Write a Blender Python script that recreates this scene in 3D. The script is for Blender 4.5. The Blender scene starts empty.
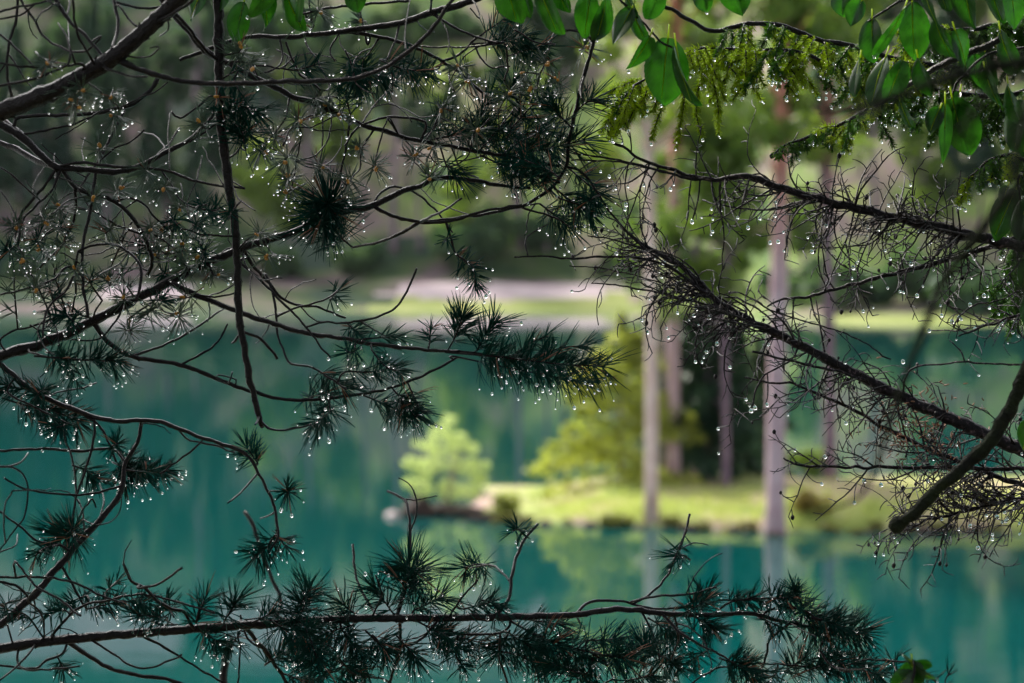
import bpy, math, random
import numpy as np
from mathutils import Vector, noise
R = math.radians
rnd = random.Random(7)
SC = bpy.context.scene
COL = SC.collection

# ------------------------------------------------------------------ camera
CAM_H = 6.0
LENS = 85.0
F = LENS / 36.0 * 1024.0
HORIZON = 252.0
PITCH = math.atan((341.5 - HORIZON) / F)
cd = bpy.data.cameras.new('camera'); cam = bpy.data.objects.new('camera', cd); COL.objects.link(cam)
cam.location = (0, 0, CAM_H); cam.rotation_euler = (math.pi / 2 - PITCH, 0, 0)
cd.lens = LENS; cd.sensor_width = 36.0; cd.clip_start = 0.1; cd.clip_end = 3000
cd.dof.use_dof = True; cd.dof.focus_distance = 3.0; cd.dof.aperture_fstop = 5.6; cd.dof.aperture_blades = 0
SC.camera = cam
# ------------------------------------------------------------------ sky, sun, exposure
SUN_EL, SUN_AZ = 41.0, -34.0           # degrees; azimuth from +Y (into the picture), negative to the left
w = bpy.data.worlds.new('World'); SC.world = w; w.use_nodes = True
nt = w.node_tree
sky = nt.nodes.new('ShaderNodeTexSky'); sky.sky_type = 'NISHITA'; sky.sun_disc = False
sky.sun_elevation = R(SUN_EL); sky.sun_rotation = R(SUN_AZ)
sky.air_density = 1.0; sky.dust_density = 4.0; sky.ozone_density = 1.0
bg = nt.nodes['Background']; hs = nt.nodes.new('ShaderNodeHueSaturation'); hs.inputs['Saturation'].default_value = 0.35     # thin even cloud: a paler sky
nt.links.new(sky.outputs[0], hs.inputs['Color']); nt.links.new(hs.outputs[0], bg.inputs[0]); bg.inputs[1].default_value = 0.15
sl = bpy.data.lights.new('sun', 'SUN'); so = bpy.data.objects.new('sun', sl); COL.objects.link(so)
sl.energy = 3.0; sl.angle = R(8.0); sl.color = (1.0, 0.93, 0.82)
sd = Vector((math.sin(R(SUN_AZ)) * math.cos(R(SUN_EL)), math.cos(R(SUN_AZ)) * math.cos(R(SUN_EL)), math.sin(R(SUN_EL))))
so.rotation_euler = sd.to_track_quat('Z', 'Y').to_euler(); so.location = (-20, 60, 80)
SC.view_settings.view_transform = 'Standard'; SC.view_settings.look = 'None'
SC.view_settings.exposure = 1.15; SC.view_settings.gamma = 1.0
SC.cycles.use_denoising = True
SC.cycles.max_bounces = 8; SC.cycles.transmission_bounces = 6; SC.cycles.transparent_max_bounces = 8
SC.cycles.sample_clamp_indirect = 25.0
SC.cycles.volume_bounces = 0

# ------------------------------------------------------------------ projection helpers
CP = Vector((0, 0, CAM_H))
FWD = Vector((0, math.cos(PITCH), -math.sin(PITCH))); UPV = Vector((0, math.sin(PITCH), math.cos(PITCH))); RGT = Vector((1, 0, 0))
def pt(px, py, d):                      # a point seen at pixel (px, py), d metres away
    px, py, d = float(px), float(py), float(d)
    return CP + d * (FWD + RGT * ((px - 512) / F) + UPV * ((341.5 - py) / F))
def wx(px, d): return (px - 512) / F * d
def wz(py, d): return CAM_H - (py - HORIZON) / F * d

# ------------------------------------------------------------------ objects
def tag(o, label=None, cat=None, group=None, kind=None):
    if label: o['label'] = label
    if cat: o['category'] = cat
    if group: o['group'] = group
    if kind: o['kind'] = kind
    return o
def thing(name, label, cat, loc=(0, 0, 0), group=None):
    o = bpy.data.objects.new(name, None); COL.objects.link(o); o.location = loc
    o.empty_display_size = 0.1
    return tag(o, label, cat, group)
def link(name, me, parent=None, smooth=True):
    o = bpy.data.objects.new(name, me); COL.objects.link(o)
    if parent is not None:
        o.parent = parent; o.matrix_parent_inverse = parent_inv(parent)
    return o
def parent_inv(p):
    from mathutils import Matrix
    m = Matrix.Translation(p.location)
    q = p.parent
    return m.inverted() if q is None else Matrix.Identity(4)
class MB:
    def __init__(s): s.v = []; s.f = []; s.m = []; s.n = 0
    def add(s, verts, faces, mi=0):
        b = s.n; s.v.extend([tuple(v) for v in verts]); s.n += len(verts)
        s.f.extend([tuple(i + b for i in fc) for fc in faces]); s.m.extend([mi] * len(faces))
    def mesh(s, name, mats, smooth=True):
        me = bpy.data.meshes.new(name); me.from_pydata(s.v, [], s.f)
        for m in (mats if isinstance(mats, (list, tuple)) else [mats]): me.materials.append(m)
        if len(s.f):
            me.polygons.foreach_set('material_index', s.m)
            me.polygons.foreach_set('use_smooth', [smooth] * len(s.f))
        me.update(); return me
    def build(s, name, mats, parent=None, smooth=True):
        return link(name, s.mesh(name, mats, smooth), parent)

def frame(t):
    t = t.normalized(); a = Vector((0, 0, 1)) if abs(t.z) < 0.9 else Vector((1, 0, 0))
    n = t.cross(a).normalized(); return n, t.cross(n).normalized()
def tube(mb, pts, rad, sides=6, cap=True, mi=0, bump=0.0):
    vs = []; n = len(pts); prev = None
    for i, p in enumerate(pts):
        t = (pts[min(i + 1, n - 1)] - pts[max(i - 1, 0)])
        if t.length < 1e-9: t = Vector((0, 0, 1))
        t.normalize()
        if prev is None: a, b = frame(t)
        else:
            a = prev - t * prev.dot(t)
            if a.length < 1e-6: a, b = frame(t)
            a.normalize(); b = t.cross(a)
        prev = a; r = rad[i]
        for k in range(sides):
            th = 2 * math.pi * k / sides
            rr = r * (1 + (bump * rnd.uniform(-1, 1) if bump else 0))
            vs.append(p + a * (math.cos(th) * rr) + b * (math.sin(th) * rr))
    fs = []
    for i in range(n - 1):
        for k in range(sides):
            k2 = (k + 1) % sides
            fs.append((i * sides + k, i * sides + k2, (i + 1) * sides + k2, (i + 1) * sides + k))
    if cap:
        fs.append(tuple(range(sides - 1, -1, -1))); fs.append(tuple((n - 1) * sides + k for k in range(sides)))
    mb.add(vs, fs, mi)
def spline(P, step):                    # Catmull-Rom through n-dim tuples, about `step` between samples (first two dims)
    P = [np.array(p, float) for p in P]
    if len(P) == 2: P = [P[0], (P[0] + P[1]) / 2, P[1]]
    Q = [2 * P[0] - P[1]] + P + [2 * P[-1] - P[-2]]
    out = []
    for i in range(1, len(Q) - 2):
        p0, p1, p2, p3 = Q[i - 1:i + 3]
        n = max(2, int(np.linalg.norm((p2 - p1)[:2]) / step))
        for k in range(n):
            t = k / n
            out.append(0.5 * ((2 * p1) + (-p0 + p2) * t + (2 * p0 - 5 * p1 + 4 * p2 - p3) * t * t + (-p0 + 3 * p1 - 3 * p2 + p3) * t ** 3))
    out.append(P[-1]); return out

# ------------------------------------------------------------------ materials
def mat(name, col, rough=0.6, spec=0.5, noise_scale=None, col2=None, bump=0.0, bump_scale=40, trans=0.0, tcol=None, coat=0.0, detail=4.0, stops=None, coord='Object'):
    m = bpy.data.materials.new(name); m.use_nodes = True
    t = m.node_tree; N = t.nodes; L = t.links
    b = N['Principled BSDF']; b.inputs['Roughness'].default_value = rough; b.inputs['Specular IOR Level'].default_value = spec
    b.inputs['Coat Weight'].default_value = coat; b.inputs['Coat Roughness'].default_value = 0.12
    b.inputs['Base Color'].default_value = (*col, 1)
    tc = N.new('ShaderNodeTexCoord')
    csock = None
    if noise_scale:
        nz = N.new('ShaderNodeTexNoise'); nz.inputs['Scale'].default_value = noise_scale; nz.inputs['Detail'].default_value = detail
        L.new(tc.outputs[coord], nz.inputs['Vector'])
        cr = N.new('ShaderNodeValToRGB')
        st = stops or [(0.35, col), (0.65, col2 or col)]
        e = cr.color_ramp.elements
        e[0].position, e[0].color = st[0][0], (*st[0][1], 1); e[1].position, e[1].color = st[1][0], (*st[1][1], 1)
        for p, c in st[2:]:
            x = e.new(p); x.color = (*c, 1)
        L.new(nz.outputs[0], cr.inputs[0]); L.new(cr.outputs[0], b.inputs['Base Color']); csock = cr.outputs[0]
    if bump:
        nb = N.new('ShaderNodeTexNoise'); nb.inputs['Scale'].default_value = bump_scale; nb.inputs['Detail'].default_value = 5
        L.new(tc.outputs[coord], nb.inputs['Vector'])
        bp = N.new('ShaderNodeBump'); bp.inputs['Strength'].default_value = bump; bp.inputs['Distance'].default_value = 0.01
        L.new(nb.outputs[0], bp.inputs['Height']); L.new(bp.outputs[0], b.inputs['Normal'])
    if trans:
        tr = N.new('ShaderNodeBsdfTranslucent'); tr.inputs[0].default_value = (*(tcol or col), 1)
        if csock is not None and tcol is None: L.new(csock, tr.inputs[0])
        mx = N.new('ShaderNodeMixShader'); mx.inputs[0].default_value = trans
        L.new(b.outputs[0], mx.inputs[1]); L.new(tr.outputs[0], mx.inputs[2]); L.new(mx.outputs[0], N['Material Output'].inputs[0])
    return m
M = {}
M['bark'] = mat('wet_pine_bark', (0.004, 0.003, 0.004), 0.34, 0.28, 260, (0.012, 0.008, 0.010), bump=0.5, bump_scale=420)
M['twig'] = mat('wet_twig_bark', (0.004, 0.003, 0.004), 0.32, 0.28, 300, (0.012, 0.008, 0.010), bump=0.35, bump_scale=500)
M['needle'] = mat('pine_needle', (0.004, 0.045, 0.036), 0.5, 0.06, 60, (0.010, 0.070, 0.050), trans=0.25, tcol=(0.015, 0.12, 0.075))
M['needle_young'] = mat('young_pine_needle', (0.05, 0.10, 0.075), 0.28, 0.6, 60, (0.10, 0.17, 0.11), trans=0.25, tcol=(0.12, 0.24, 0.12), coat=0.25)
M['bud'] = mat('pine_bud', (0.45, 0.17, 0.02), 0.4, 0.5, 400, (0.65, 0.36, 0.06))
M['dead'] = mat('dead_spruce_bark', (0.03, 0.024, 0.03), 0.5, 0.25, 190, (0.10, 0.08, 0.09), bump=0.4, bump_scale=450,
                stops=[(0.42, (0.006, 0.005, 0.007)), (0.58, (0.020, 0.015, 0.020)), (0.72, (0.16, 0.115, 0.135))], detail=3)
M['dry'] = mat('dry_brown_needles', (0.22, 0.09, 0.04), 0.7, 0.2, 60, (0.30, 0.17, 0.12))
M['moss'] = mat('mossy_bark', (0.010, 0.011, 0.009), 0.8, 0.15, 45, (0.018, 0.026, 0.010), bump=0.8, bump_scale=120)
M['spruce'] = mat('spruce_needle', (0.03, 0.11, 0.02), 0.45, 0.25, 50, (0.06, 0.16, 0.025), trans=0.5, tcol=(0.22, 0.42, 0.02))
M['spruce_new'] = mat('fresh_spruce_needle', (0.20, 0.32, 0.02), 0.45, 0.25, 50, (0.34, 0.44, 0.03), trans=0.55, tcol=(0.62, 0.78, 0.03))
def leaf_material():
    m = bpy.data.materials.new('green_leaf'); m.use_nodes = True; t = m.node_tree; N = t.nodes; L = t.links; b = N['Principled BSDF']
    uv = N.new('ShaderNodeUVMap'); sx = N.new('ShaderNodeSeparateXYZ'); L.new(uv.outputs[0], sx.inputs[0])
    def mth(op, a, b_=None, c=None):
        n = N.new('ShaderNodeMath'); n.operation = op
        for k, v in enumerate((a, b_, c)):
            if v is None: continue
            if hasattr(v, 'links'): L.new(v, n.inputs[k])
            else: n.inputs[k].default_value = v
        return n.outputs[0]
    av = mth('ABSOLUTE', mth('SUBTRACT', sx.outputs[0], 0.5))
    ph = mth('SUBTRACT', mth('MULTIPLY', sx.outputs[1], 8.5), mth('MULTIPLY', av, 4.0))
    side = mth('LESS_THAN', mth('ABSOLUTE', mth('SUBTRACT', mth('FRACT', ph), 0.5)), 0.07)
    mid = mth('LESS_THAN', av, 0.018); vein = mth('MAXIMUM', side, mid)
    tc = N.new('ShaderNodeTexCoord'); nz_ = N.new('ShaderNodeTexNoise'); nz_.inputs['Scale'].default_value = 55; nz_.inputs['Detail'].default_value = 6; L.new(tc.outputs['Object'], nz_.inputs[0])
    cr = N.new('ShaderNodeValToRGB'); e = cr.color_ramp.elements
    e[0].position = 0.30; e[0].color = (0.003, 0.018, 0.004, 1); e[1].position = 0.62; e[1].color = (0.012, 0.045, 0.009, 1)
    x = e.new(0.76); x.color = (0.05, 0.04, 0.012, 1); L.new(nz_.outputs[0], cr.inputs[0])
    mx = N.new('ShaderNodeMixRGB'); L.new(mth('MULTIPLY', vein, 0.85), mx.inputs[0]); L.new(cr.outputs[0], mx.inputs[1]); mx.inputs[2].default_value = (0.03, 0.08, 0.02, 1); L.new(mx.outputs[0], b.inputs['Base Color'])
    b.inputs['Roughness'].default_value = 0.32; b.inputs['Specular IOR Level'].default_value = 0.45
    c2 = N.new('ShaderNodeValToRGB'); e = c2.color_ramp.elements; e[0].position = 0.32; e[0].color = (0.010, 0.085, 0.002, 1); e[1].position = 0.66; e[1].color = (0.045, 0.25, 0.008, 1); L.new(nz_.outputs[0], c2.inputs[0])
    m2 = N.new('ShaderNodeMixRGB'); L.new(mth('MULTIPLY', vein, 0.7), m2.inputs[0]); L.new(c2.outputs[0], m2.inputs[1]); m2.inputs[2].default_value = (0.02, 0.10, 0.01, 1)
    tr = N.new('ShaderNodeBsdfTranslucent'); L.new(m2.outputs[0], tr.inputs[0])
    ms = N.new('ShaderNodeMixShader'); ms.inputs[0].default_value = 0.38; L.new(b.outputs[0], ms.inputs[1]); L.new(tr.outputs[0], ms.inputs[2]); L.new(ms.outputs[0], N['Material Output'].inputs[0])
    return m
M['leaf'] = leaf_material()
g = bpy.data.materials.new('rain_water'); g.use_nodes = True
b_ = g.node_tree.nodes['Principled BSDF']; b_.inputs['Base Color'].default_value = (1, 1, 1, 1); b_.inputs['Roughness'].default_value = 0.0
b_.inputs['IOR'].default_value = 1.33; b_.inputs['Transmission Weight'].default_value = 1.0
M['drop'] = g
# ------------------------------------------------------------------ the setting: water, banks, far shore, island
def nz(x, y, s=1.0, o=0.0): return noise.noise(Vector((x * s + o, y * s - o, o * 0.37)))
M['water'] = bpy.data.materials.new('teal_lake_water'); M['water'].use_nodes = True
t_ = M['water'].node_tree; b_ = t_.nodes['Principled BSDF']
b_.inputs['Base Color'].default_value = (0.0, 0.056, 0.054, 1); b_.inputs['Roughness'].default_value = 0.02; b_.inputs['IOR'].default_value = 1.33
tc = t_.nodes.new('ShaderNodeTexCoord'); mp = t_.nodes.new('ShaderNodeMapping'); mp.inputs['Scale'].default_value = (0.5, 1.6, 1)
n1 = t_.nodes.new('ShaderNodeTexNoise'); n1.inputs['Scale'].default_value = 1.1; n1.inputs['Detail'].default_value = 3
bp = t_.nodes.new('ShaderNodeBump'); bp.inputs['Strength'].default_value = 0.055; bp.inputs['Distance'].default_value = 0.05
t_.links.new(tc.outputs['Object'], mp.inputs[0]); t_.links.new(mp.outputs[0], n1.inputs[0]); t_.links.new(n1.outputs[0], bp.inputs['Height']); t_.links.new(bp.outputs[0], b_.inputs['Normal'])
mb = MB(); mb.add([(-400, 4, 0), (400, 4, 0), (400, 420, 0), (-400, 420, 0)], [(0, 1, 2, 3)])
tag(mb.build('lake_water', M['water']), kind='structure')

M['bank'] = mat('forest_floor', (0.05, 0.06, 0.025), 0.9, 0.2, 1.5, (0.09, 0.065, 0.04), bump=0.6, bump_scale=12)
M['bed'] = mat('lake_bed', (0.10, 0.11, 0.08), 0.9, 0.2, 0.4, (0.15, 0.14, 0.10))
M['lawn'] = mat('shore_grass', (0.16, 0.21, 0.045), 0.9, 0.15, 0.16, (0.26, 0.28, 0.10), coord='Object')
M['gravel'] = mat('pale_gravel', (0.34, 0.27, 0.29), 0.9, 0.2, 0.25, (0.46, 0.38, 0.40))
M['hill'] = mat('hillside_undergrowth', (0.07, 0.085, 0.035), 0.9, 0.1, 0.075, detail=3,
                stops=[(0.34, (0.05, 0.10, 0.05)), (0.45, (0.15, 0.22, 0.055)), (0.57, (0.22, 0.165, 0.16)), (0.66, (0.26, 0.34, 0.08))])
M['scree'] = mat('mauve_scree', (0.34, 0.27, 0.29), 0.95, 0.1, 0.2, (0.46, 0.38, 0.40))
M['shade'] = mat('shade_painted_forest_floor', (0.03, 0.05, 0.035), 0.95, 0.1, 0.09, detail=3, stops=[(0.38, (0.018, 0.04, 0.03)), (0.50, (0.055, 0.085, 0.03)), (0.64, (0.12, 0.085, 0.095))])  # darker version of the hillside ground, forest shade painted into its colour
M['isl'] = mat('island_grass', (0.27, 0.30, 0.05), 0.9, 0.15, 0.55, detail=4,
               stops=[(0.34, (0.13, 0.18, 0.04)), (0.44, (0.27, 0.32, 0.085)), (0.53, (0.37, 0.36, 0.16)), (0.60, (0.36, 0.25, 0.22))])

def grid_mesh(name, xs, ys, zf, m, kind='structure', keep=None):
    vs = [(x, y, zf(x, y)) for y in ys for x in xs]; nx = len(xs)
    fs = []
    for j in range(len(ys) - 1):
        for i in range(nx - 1):
            if keep is None or keep(0.5 * (xs[i] + xs[i + 1]), 0.5 * (ys[j] + ys[j + 1])):
                fs.append((j * nx + i, j * nx + i + 1, (j + 1) * nx + i + 1, (j + 1) * nx + i))
    mb = MB(); mb.add(vs, fs); o = mb.build(name, m); tag(o, kind=kind); return o
# near bank and lake bed: one sheet from behind the camera to beyond the far shore
def z_near(x, y):
    z = 4.4 - max(0.0, y - 1.0) * 0.42 + 0.18 * nz(x, y, 0.5, 3) + 0.03 * max(0, -y)
    return max(z, -2.6 + 0.3 * nz(x, y, 0.1, 9)) if y < 240 else -2.6
ys = [-80, -50, -30, -20, -14, -10] + [-8 + 0.6 * k for k in range(40)] + [18, 22, 30, 40, 60, 90, 130, 180, 240, 330, 420]
xs = [-400, -200, -100, -60, -40, -30, -24] + [-20 + 0.9 * k for k in range(45)] + [24, 30, 40, 60, 100, 200, 400]
nb = grid_mesh('ground', xs, ys, z_near, M['bank'])
nb.data.materials.append(M['bed'])
for p in nb.data.polygons:
    if p.center.z < -0.4: p.material_index = 1

def sstep(a, b, x):
    t = min(1, max(0, (x - a) / (b - a))); return t * t * (3 - 2 * t)
def y_shore(x): return 247 - 46 * sstep(14, 31, x) + 2.5 * nz(x, 0, 0.12, 5)
def z_far(x, y):
    u = y - y_shore(x)
    if u < 0: return max(-2.8, u * 0.15)
    z = 0.075 * min(u, 12) + 0.14 * max(0, min(u - 12, 18))
    h = max(0, u - 30)
    z += 0.56 * min(h, 190) + 0.1 * max(0, h - 190)
    return z + sstep(5, 60, u) * 1.6 * nz(x, y, 0.07, 1) + sstep(20, 80, u) * 3.0 * nz(x, y, 0.02, 4)
def far_kind(x, y):
    u = y - y_shore(x); e = 2.0 * nz(x, y, 0.2, 8)
    if x < 20:
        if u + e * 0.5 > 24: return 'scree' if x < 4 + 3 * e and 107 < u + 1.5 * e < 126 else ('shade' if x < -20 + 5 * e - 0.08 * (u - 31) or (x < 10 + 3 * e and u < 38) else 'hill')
        if -13 < x + e < 11.5:
            if u + e * 0.6 > 12 - 0.25 * min(0, x + 3) + 0.5 * max(0, x - 4): return 'gravel'
            return 'lawn'
        if -46 < x < -34 and 13 < u + e < 22: return 'gravel'
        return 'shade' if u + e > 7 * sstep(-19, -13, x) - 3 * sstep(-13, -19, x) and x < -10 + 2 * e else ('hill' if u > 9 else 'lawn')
    return 'lawn' if u + 0.6 * e < 8.5 and 27 < x < 39 else 'hill'
xs = [-420, -300, -220, -170] + [-140 + 2.5 * k for k in range(113)] + [170, 220, 300, 420]
ys = [185 + 2.2 * k for k in range(58)] + [315 + 6 * k for k in range(25)] + [480, 520, 600, 800, 1100]
for nm, kd in (('hillside', 'hill'), ('shade_painted_slope', 'shade'), ('scree_slope', 'scree'), ('gravel_shore', 'gravel'), ('shore_lawn', 'lawn')):  # the dark left slope takes the ground colour with painted shade
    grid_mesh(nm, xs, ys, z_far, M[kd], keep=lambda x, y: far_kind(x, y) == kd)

# the island
def isl_front(x): return 53.3 - 0.30 * min(max(x, -1), 6.0) - 0.02 * max(0, x - 6) + 0.25 * nz(x, 0, 0.9, 2)
def isl_back(x): return 62.5 + 1.5 * nz(x, 0, 0.4, 12)
def z_isl(x, y):
    a = y - isl_front(x); b = isl_back(x) - y; e = min(a, b, (x + 1.5 + 0.5 * nz(x, y, 0.8, 6)) * 0.9)
    z = -0.5 + (0.58 + 0.17 * sstep(0.2, 3.0, x)) * sstep(-0.7, 1.0, e) + 0.22 * sstep(0.5, 4.0, e) * sstep(0.0, 3.5, x)
    z += sstep(0, 1.5, e) * (0.10 * nz(x, y, 0.7, 1) + 0.05 * nz(x, y, 2.2, 3))
    z += 0.35 * math.exp(-((x - 7.6) / 1.3) ** 2 - ((y - 54.5) / 1.5) ** 2) * sstep(0, 1.2, e)
    return z
xs = [-2.6 + 0.16 * k for k in range(185)]; ys = [50.0 + 0.2 * k for k in range(75)]
M['peat'] = mat('dark_peat', (0.05, 0.03, 0.025), 0.9, 0.2, 3, (0.13, 0.085, 0.06), bump=0.6, bump_scale=8)
ig = grid_mesh('island_ground', xs, ys, z_isl, M['isl']); ig.data.materials.append(M['peat'])
for p in ig.data.polygons:
    c = p.center
    if c.z < 0.0 + 0.12 * nz(c.x, c.y, 0.9, 4) or (nz(c.x, c.y, 0.55, 21) > 0.42 and c.z < 0.5): p.material_index = 1

# ------------------------------------------------------------------ foliage helpers
def quads(mb, C, size, upbias=0.3, mi=0, aspect=0.6):
    """one leaf clump face at each centre, randomly turned"""
    for c in C:
        n = Vector((rnd.gauss(0, 1), rnd.gauss(0, 1), rnd.gauss(0, 1) + upbias)).normalized()
        a, b = frame(n); th = rnd.uniform(0, 6.28); s = size * rnd.uniform(0.6, 1.3)
        u = (a * math.cos(th) + b * math.sin(th)) * s; v = (b * math.cos(th) - a * math.sin(th)) * s * aspect
        mb.add([c - u, c - u * 0.1 + v, c + u, c + u * 0.1 - v], [(0, 1, 2, 3)], mi)
def rand_sphere():
    while True:
        v = Vector((rnd.uniform(-1, 1), rnd.uniform(-1, 1), rnd.uniform(-1, 1)))
        if 0.05 < v.length < 1: return v
def broad_crown(h, rad, n, size, clumps=14, z0=0.35):
    mb = MB(); C = []
    for k in range(clumps):
        v = rand_sphere(); cc = Vector((v.x * rad * 0.75, v.y * rad * 0.75, h * (z0 + (1 - z0) * 0.5 * (1 + v.z * 0.85))))
        rr = rad * rnd.uniform(0.28, 0.5)
        for i in range(n // clumps):
            d = rand_sphere(); d = d.normalized() * (d.length ** 0.4)
            C.append(cc + Vector((d.x * rr, d.y * rr, d.z * rr * 0.75)))
    quads(mb, C, size, 0.5); return mb
def conifer_crown(h, rad, n, size, z0=0.25, whorls=14, droop=0.25, flat=0.06, power=0.9):
    mb = MB(); per = max(1, n // (whorls * 6))
    for k in range(whorls):
        f = k / (whorls - 1); z = h * (z0 + (0.99 - z0) * f); r = rad * (1 - f) ** power + 0.04 * rad
        for j in range(6):
            th = rnd.uniform(0, 6.28); L = r * rnd.uniform(0.65, 1.1); C = []
            for i in range(per):
                q = rnd.uniform(0.08, 1) ** 0.75; wdt = 0.20 * L * (1.1 - q)
                C.append(Vector((math.cos(th) * L * q + rnd.gauss(0, wdt), math.sin(th) * L * q + rnd.gauss(0, wdt), z - droop * L * q * q + rnd.gauss(0, flat * rad))))
            quads(mb, C, size, 0.8)
    return mb
def foliage_mat(name, c1, c2, trans=0.35, k=1.7, kb=0.5):
    m = bpy.data.materials.new(name); m.use_nodes = True; t = m.node_tree; N = t.nodes; L = t.links
    b = N['Principled BSDF']; b.inputs['Roughness'].default_value = 0.55; b.inputs['Specular IOR Level'].default_value = 0.3
    oi = N.new('ShaderNodeObjectInfo'); tc = N.new('ShaderNodeTexCoord'); n = N.new('ShaderNodeTexNoise'); n.inputs['Scale'].default_value = 0.9
    L.new(tc.outputs['Object'], n.inputs[0])
    ad = N.new('ShaderNodeMath'); ad.operation = 'MULTIPLY_ADD'; ad.inputs[1].default_value = 0.6
    sb = N.new('ShaderNodeMath'); sb.operation = 'MULTIPLY_ADD'; sb.inputs[1].default_value = 1.5; sb.inputs[2].default_value = -0.55
    L.new(n.outputs[0], sb.inputs[0]); L.new(oi.outputs['Random'], ad.inputs[0]); L.new(sb.outputs[0], ad.inputs[2])
    cr = N.new('ShaderNodeValToRGB'); cr.color_ramp.elements[0].color = (*c1, 1); cr.color_ramp.elements[1].color = (*c2, 1)
    L.new(ad.outputs[0], cr.inputs[0]); L.new(cr.outputs[0], b.inputs['Base Color'])
    tr = N.new('ShaderNodeBsdfTranslucent'); mlt = N.new('ShaderNodeMixRGB'); mlt.blend_type = 'MULTIPLY'; mlt.inputs[0].default_value = 1; mlt.inputs[2].default_value = (k, k * 1.12, k * kb, 1)
    L.new(cr.outputs[0], mlt.inputs[1]); L.new(mlt.outputs[0], tr.inputs[0])
    mx = N.new('ShaderNodeMixShader'); mx.inputs[0].default_value = trans
    L.new(b.outputs[0], mx.inputs[1]); L.new(tr.outputs[0], mx.inputs[2]); L.new(mx.outputs[0], N['Material Output'].inputs[0])
    return m
M['f_dark'] = foliage_mat('dark_conifer_foliage', (0.014, 0.048, 0.034), (0.045, 0.09, 0.042), 0.2)
M['f_mid'] = foliage_mat('olive_foliage', (0.07, 0.125, 0.03), (0.18, 0.23, 0.05), 0.4)
M['f_lite'] = foliage_mat('yellow_green_foliage', (0.17, 0.25, 0.045), (0.31, 0.37, 0.09), 0.45)
M['f_isl'] = foliage_mat('larch_foliage', (0.20, 0.22, 0.04), (0.33, 0.34, 0.09), 0.4)
M['f_bush'] = foliage_mat('pale_willow_foliage', (0.48, 0.53, 0.25), (0.64, 0.67, 0.38), 0.5, 1.15, 0.7)
M['f_pine'] = foliage_mat('pine_crown_foliage', (0.03, 0.065, 0.035), (0.08, 0.12, 0.05), 0.2)
M['f_dgreen'] = foliage_mat('deep_green_foliage', (0.045, 0.10, 0.055), (0.11, 0.17, 0.08), 0.35)
M['trunk_far'] = mat('mauve_grey_bark', (0.20, 0.14, 0.17), 0.85, 0.2, 1.2, (0.30, 0.22, 0.24))
M['trunk_pink'] = mat('pale_pink_pine_bark', (0.64, 0.44, 0.38), 0.85, 0.2, 3, (0.80, 0.62, 0.56), bump=0.5, bump_scale=14)
M['trunk_mauve'] = mat('mauve_pine_bark', (0.46, 0.30, 0.33), 0.85, 0.2, 3, (0.62, 0.45, 0.48), bump=0.5, bump_scale=14)
M['trunk_dim'] = mat('grey_violet_bark', (0.17, 0.11, 0.16), 0.85, 0.2, 3, (0.27, 0.19, 0.25), bump=0.5, bump_scale=14)

def orange_top(m, z0, z1, c):
    t = m.node_tree; N = t.nodes; b = N['Principled BSDF']; src = b.inputs['Base Color'].links[0].from_socket
    tc = N.new('ShaderNodeTexCoord'); sx = N.new('ShaderNodeSeparateXYZ'); mr = N.new('ShaderNodeMapRange'); mr.inputs[1].default_value = z0; mr.inputs[2].default_value = z1
    mx = N.new('ShaderNodeMixRGB'); mx.inputs[2].default_value = (*c, 1)
    t.links.new(tc.outputs['Object'], sx.inputs[0]); t.links.new(sx.outputs[2], mr.inputs[0]); t.links.new(mr.outputs[0], mx.inputs[0]); t.links.new(src, mx.inputs[1]); t.links.new(mx.outputs[0], b.inputs['Base Color'])
orange_top(M['trunk_mauve'], 5.5, 8.5, (0.50, 0.21, 0.15)); orange_top(M['trunk_dim'], 6.0, 9.0, (0.34, 0.16, 0.13))
def trunk_mb(h, r0, r1, bend=0.0, lean=0.0, sides=10):
    mb = MB(); n = 14; ph = rnd.uniform(0, 6)
    P = [Vector((lean * h * k / n + bend * math.sin(ph + k * 0.5), 0.6 * bend * math.cos(ph + k * 0.4), h * k / n - 0.3)) for k in range(n + 1)]
    rr = [r0 + (r1 - r0) * k / n + (0.35 * r0 if k == 0 else 0) for k in range(n + 1)]
    tube(mb, P, rr, sides, bump=0.05); return mb
# prototypes of the far forest
PROTO = []
def tree_meshes(kind):
    if kind == 'dark': h = 22; c = conifer_crown(h, 3.4, 1500, 0.62, 0.30, 15); m = M['f_dark']; t = trunk_mb(h * 0.9, 0.34, 0.1, 0.1)
    elif kind == 'pine': h = 23; c = broad_crown(h, 3.2, 900, 0.6, 11, 0.55); m = M['f_pine']; t = trunk_mb(h * 0.93, 0.36, 0.14, 0.15)
    elif kind == 'mid': h = 15; c = broad_crown(h, 3.6, 1300, 0.55, 15, 0.18); m = M['f_mid']; t = trunk_mb(h * 0.7, 0.25, 0.1, 0.2)
    elif kind == 'lite': h = 12; c = broad_crown(h, 3.2, 1300, 0.5, 15, 0.14); m = M['f_lite']; t = trunk_mb(h * 0.7, 0.2, 0.08, 0.2)
    else: h = 3.2; c = broad_crown(h, 2.6, 700, 0.42, 10, 0.0); m = M['f_dgreen']; t = trunk_mb(1.6, 0.08, 0.05, 0.05)
    return c.mesh('crown', m, False), t.mesh('trunk', M['trunk_far'], True)
KINDS = {k: [tree_meshes(k) for _ in range(3)] for k in ('dark', 'pine', 'mid', 'lite', 'shrub')}
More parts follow.
